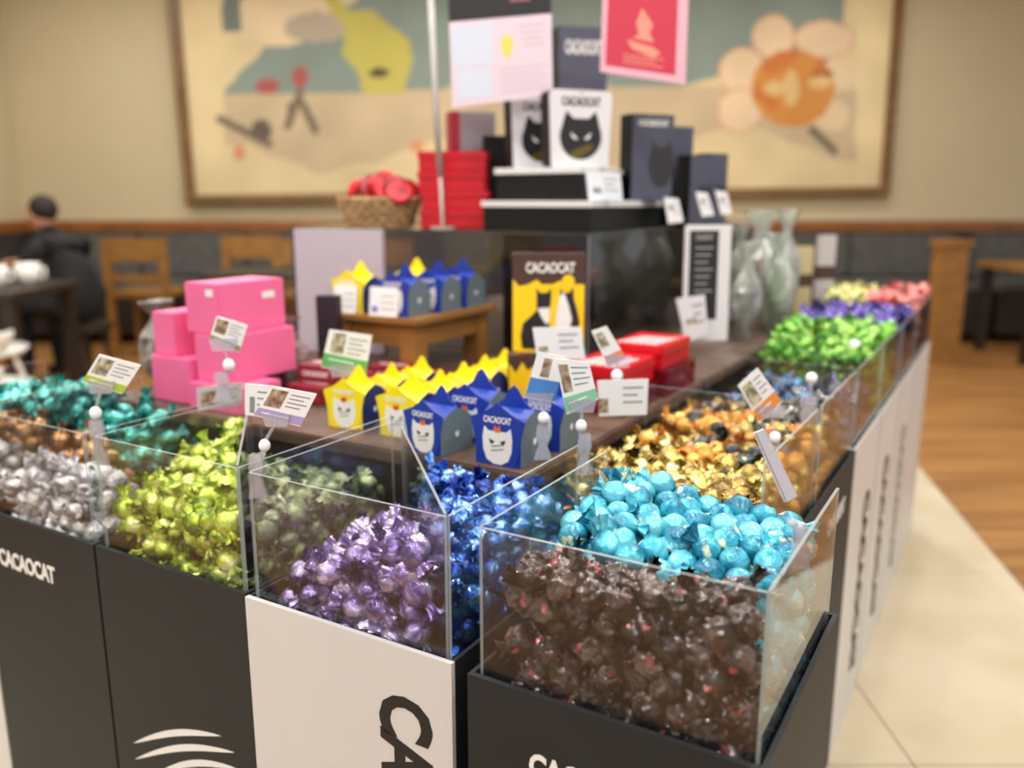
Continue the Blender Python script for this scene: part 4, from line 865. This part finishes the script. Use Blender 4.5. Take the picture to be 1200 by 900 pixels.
for (x, w_, lab) in ((-.195, .058, 'white card leaning on the front yellow box of the wooden stand'), (-.092, .070, 'white card leaning on the front blue box of the wooden stand')):
    c = MB().box(-w_/2, w_/2, 0, .0015, 0, .060).build('price_card', PAPER, None, M2(sp(x, .008), RZ0+.06) @ Matrix.Rotation(-.12, 4, 'X')); tag(c, lab, 'price card')
    decal('photo_print', [(-w_*.4, .008), (-w_*.2, .008), (-w_*.2, .020), (-w_*.4, .020)], mat('blue_spot', (110, 120, 190), .5), c, child_mx(0, 0, 0))
    for k in range(3): decal('text_line', [(-w_*.1, .014+.013*k), (w_*.4, .014+.013*k), (w_*.4, .016+.013*k), (-w_*.1, .016+.013*k)], GTX, c, child_mx(0, 0, 0))
loose_card('large white card standing before the two cat poster packet', [(624, 384), (681, 383), (686, 420), (630, 424)], 1.40, at_=(.06, .55, .25, .85), photo=PHOTO2)
loose_card('white card with a faint picture below the nearer red box', [(700, 446), (760, 444), (758, 486), (702, 488)], 1.27, photo=PHOTO1, at_=(.0, .5, .2, .9))
loose_card('grey picture card leaning at the foot of the pink stack', [(230, 455), (284, 448), (283, 474), (232, 482)], 1.28, photo=PHOTO1, at_=(.08, .2, .42, .8), m=mat('grey_card_paper', (200, 190, 192), .5))
loose_card('plain white card behind the lavender banded card', [(287, 449), (317, 452), (315, 490), (287, 486)], 1.05, photo=GTX, at_=(.2, .4, .4, .9))
o = loose_card('white card on the front of the upper black tier', [(686, 200), (727, 204), (730, 235), (690, 235)], 1.955, photo=GTX, at_=(.15, .55, .4, .75), m=mat('bluish_card_paper', (222, 230, 238), .5))
loose_card('small white card on the right end of the lower black tier', [(778, 231), (795, 233), (801, 260), (783, 262)], 2.12, photo=GTX, at_=(.2, .3, .5, .5))
loose_card('small white card before the short slate box, left of two', [(815, 225), (829, 226), (837, 252), (823, 254)], 2.16, photo=GTX, at_=(.2, .3, .5, .5)); loose_card('small white card before the short slate box, right of two', [(838, 223), (852, 225), (858, 250), (845, 252)], 2.20, photo=GTX, at_=(.2, .3, .5, .5))
slip_ = loose_card(None, [(792, 350), (826, 345), (830, 392), (804, 402)], 1.915, photo=PHOTO1, at_=(.2, .5, .6, .62), m=mat('offwhite_paper', (226, 222, 226), .5))
bpy.context.view_layer.update(); slip_.name = 'paper_slip'; del slip_['category']; slip_.parent = fn; slip_.matrix_parent_inverse = fn.matrix_world.inverted()
# edge-on cards over the corner of the acrylic
GSL = mat('grey_sleeve', (176, 174, 186), .35)
def edge_holder(label, top, mid, ball, foot, Y, card=True, dx=.0):
    c0 = at(*foot, Y); root = empty('card_holder', Matrix.Translation(c0), label, 'price card'); s = Y/1000
    if card:
        a, b = at(*top, Y)-c0, at(*mid, Y)-c0; ax = (b-a); wv = Vector((.75, .65, .1)).normalized()*.015; nn = ax.cross(wv).normalized()*.0016
        for k, off in enumerate((0, .006)):
            q = [a+wv*(.5-k*.1)+nn*off*400*.5, b+wv*.6+nn*off*400*.5, b-wv*.6+nn*off*400*.5, a-wv*.5+nn*off*400*.5]; q = q+[p+nn for p in q]
            mesh('card_panel' if k == 0 else 'card_sleeve', q, [(0, 1, 2, 3), (7, 6, 5, 4), (0, 4, 5, 1), (1, 5, 6, 2), (2, 6, 7, 3), (3, 7, 4, 0)], GSL if k else PAPER, root)
    b = at(*ball, Y)-c0
    MB().ball(b, 7*s, 3).build('ball_joint', BALLW if not card else CLIPM, root, None, True)
    MB().tube([b, Vector((0, 0, .014))], .0032, 8).build('neck', CLIPM, root)
    w = 10*s; MB().prism([(-w, -.012), (w, -.012), (w*1.2, .006), (w*.5, .016), (w, .03), (-w, .03), (-w*.5, .016), (-w*1.2, .006)], -.006, -.003).prism([(-w*.8, -.012), (w*.8, -.012), (w*.8, .03), (-w*.8, .03)], .003, .006).build('clip', CLIPM, root)
    return root
edge_holder('two grey cards seen edge on, clipped to the corner bin rim', (888, 505), (925, 585), (928, 612), (936, 650), .78)
edge_holder('clear clip without a visible card on the orange sweet bin', (0, 0), (0, 0), (951, 443), (948, 486), 1.36, False)
edge_holder('clear clip with a white joint beside the green sweets', (0, 0), (0, 0), (1001, 405), (996, 430), 1.9, False)
edge_holder('clear clip with a white joint among the violet sweets', (0, 0), (0, 0), (1031, 370), (1028, 392), 2.3, False)

# ---------------------------------------------------------------- cellophane bags and odd stock
def bag(loc, w, h, m, label, cat='bag', seed=0, fill=None, group=None):
    vs, fs = [], []; n, k = 22, 12
    for j in range(k+1):
        t = j/k; r = (w/2)*(math.sin(min(1, t/.62+.25)*PI/2) if t < .55 else (1-((t-.55)/.25)*.8 if t < .80 else .2+(t-.8)/.2*.55))
        for i in range(n):
            a = 2*PI*i/n; q = noise.noise(Vector((math.cos(a)*2, math.sin(a)*2, t*4+seed*3.1))); rr_ = r*(1+.45*q+.10*math.sin(a*9+seed+t*3)+.12*noise.noise(Vector((math.cos(a)*5, math.sin(a)*5, t*12+seed))))
            vs.append((rr_*math.cos(a), rr_*.6*math.sin(a), h*t))
    for j in range(k):
        for i in range(n): a = j*n+i; b = j*n+(i+1) % n; fs.append((a, b, b+n, a+n))
    fs.append(tuple(range(n-1, -1, -1)))
    o = mesh('gift_bag', vs, fs, m, None, M2(loc, seed)); tag(o, label, cat, group)
    if fill:
        f = MB(); r5 = random.Random(seed)
        for q in range(12): a = r5.uniform(0, 6.28); rr_ = r5.uniform(0, w*.26); f.ball((rr_*math.cos(a), rr_*.5*math.sin(a), .018+h*.045*q), .017, 2)
        f.build('contents', fill, o)['kind'] = 'stuff'
    return o
CELG = clear('green_white_cellophane', (.82, .86, .82), 3.0, haze=.5, hazec=(206, 212, 200), rough=.2)
rz_ = RZ+.0003
for i, (px, Y, z, w, h, f) in enumerate([(872, 2.25, rz_, .12, .25, F_SIL), (905, 2.35, rz_, .12, .27, F_GRN), (885, 2.5, rz_, .13, .33, F_PNK), (915, 2.6, rz_, .12, .33, F_SIL), (862, 2.42, rz_, .11, .30, F_WHT)]):
    p = at(px, 380, Y); p.z = z; bag(p, w, h, CELG, ['cellophane gift bag of silver sweets at the right corner of the case', 'cellophane gift bag of green sweets right of the framed notice', 'tall cellophane gift bag with coral sweets behind the notice', 'tallest cellophane gift bag at the right of the group', 'cellophane gift bag of white sweets behind the framed notice'][i], seed=i+1, fill=f)
p = at(935, 330, 2.9); p.z = rz_
GRYB2 = mat('grey_crumpled_wrap', (150, 146, 138), .5, noisy=.4, scale=30, bump=.5); PNKG = mat('dusty_pink_wrap', (150, 120, 122), .6, noisy=.4, scale=30, bump=.5)
for i, (px, Y, w, h, m, lab) in enumerate([(190, 1.72, .12, .16, GRYB2, 'grey wrapped bundle behind the left of the pink stack'), (300, 1.75, .12, .19, GRYB2, 'grey wrapped bundle behind the right of the pink stack'), (328, 1.62, .11, .14, PNKG, 'dusty pink wrapped bundle right of the pink stack')]):
    p = at(px, 430, Y); p.z = rz_; bag(p, w, h, m, lab, 'bundle', seed=i+11)
for i, (px, Y, h, m) in enumerate([(942, 2.62, .22, mat('cream_packet', (200, 184, 140), .5)), (968, 2.72, .25, mat('white_packet', (196, 190, 190), .5))]):
    p = at(px, 330, Y); p.z = rz_; o = MB().box(-.03, .03, 0, .02, 0, h, bev=.002).build('tall_packet', m, None, M2(p, .3)); tag(o, ['cream upright packet at the far right behind the yellow sweets', 'whitish upright packet leaning at the far right behind the violet sweets'][i], 'packet')
    MB().box(-.031, .031, -.001, .0205, h*.45, h*.62).build('paper_band', BRN, o)
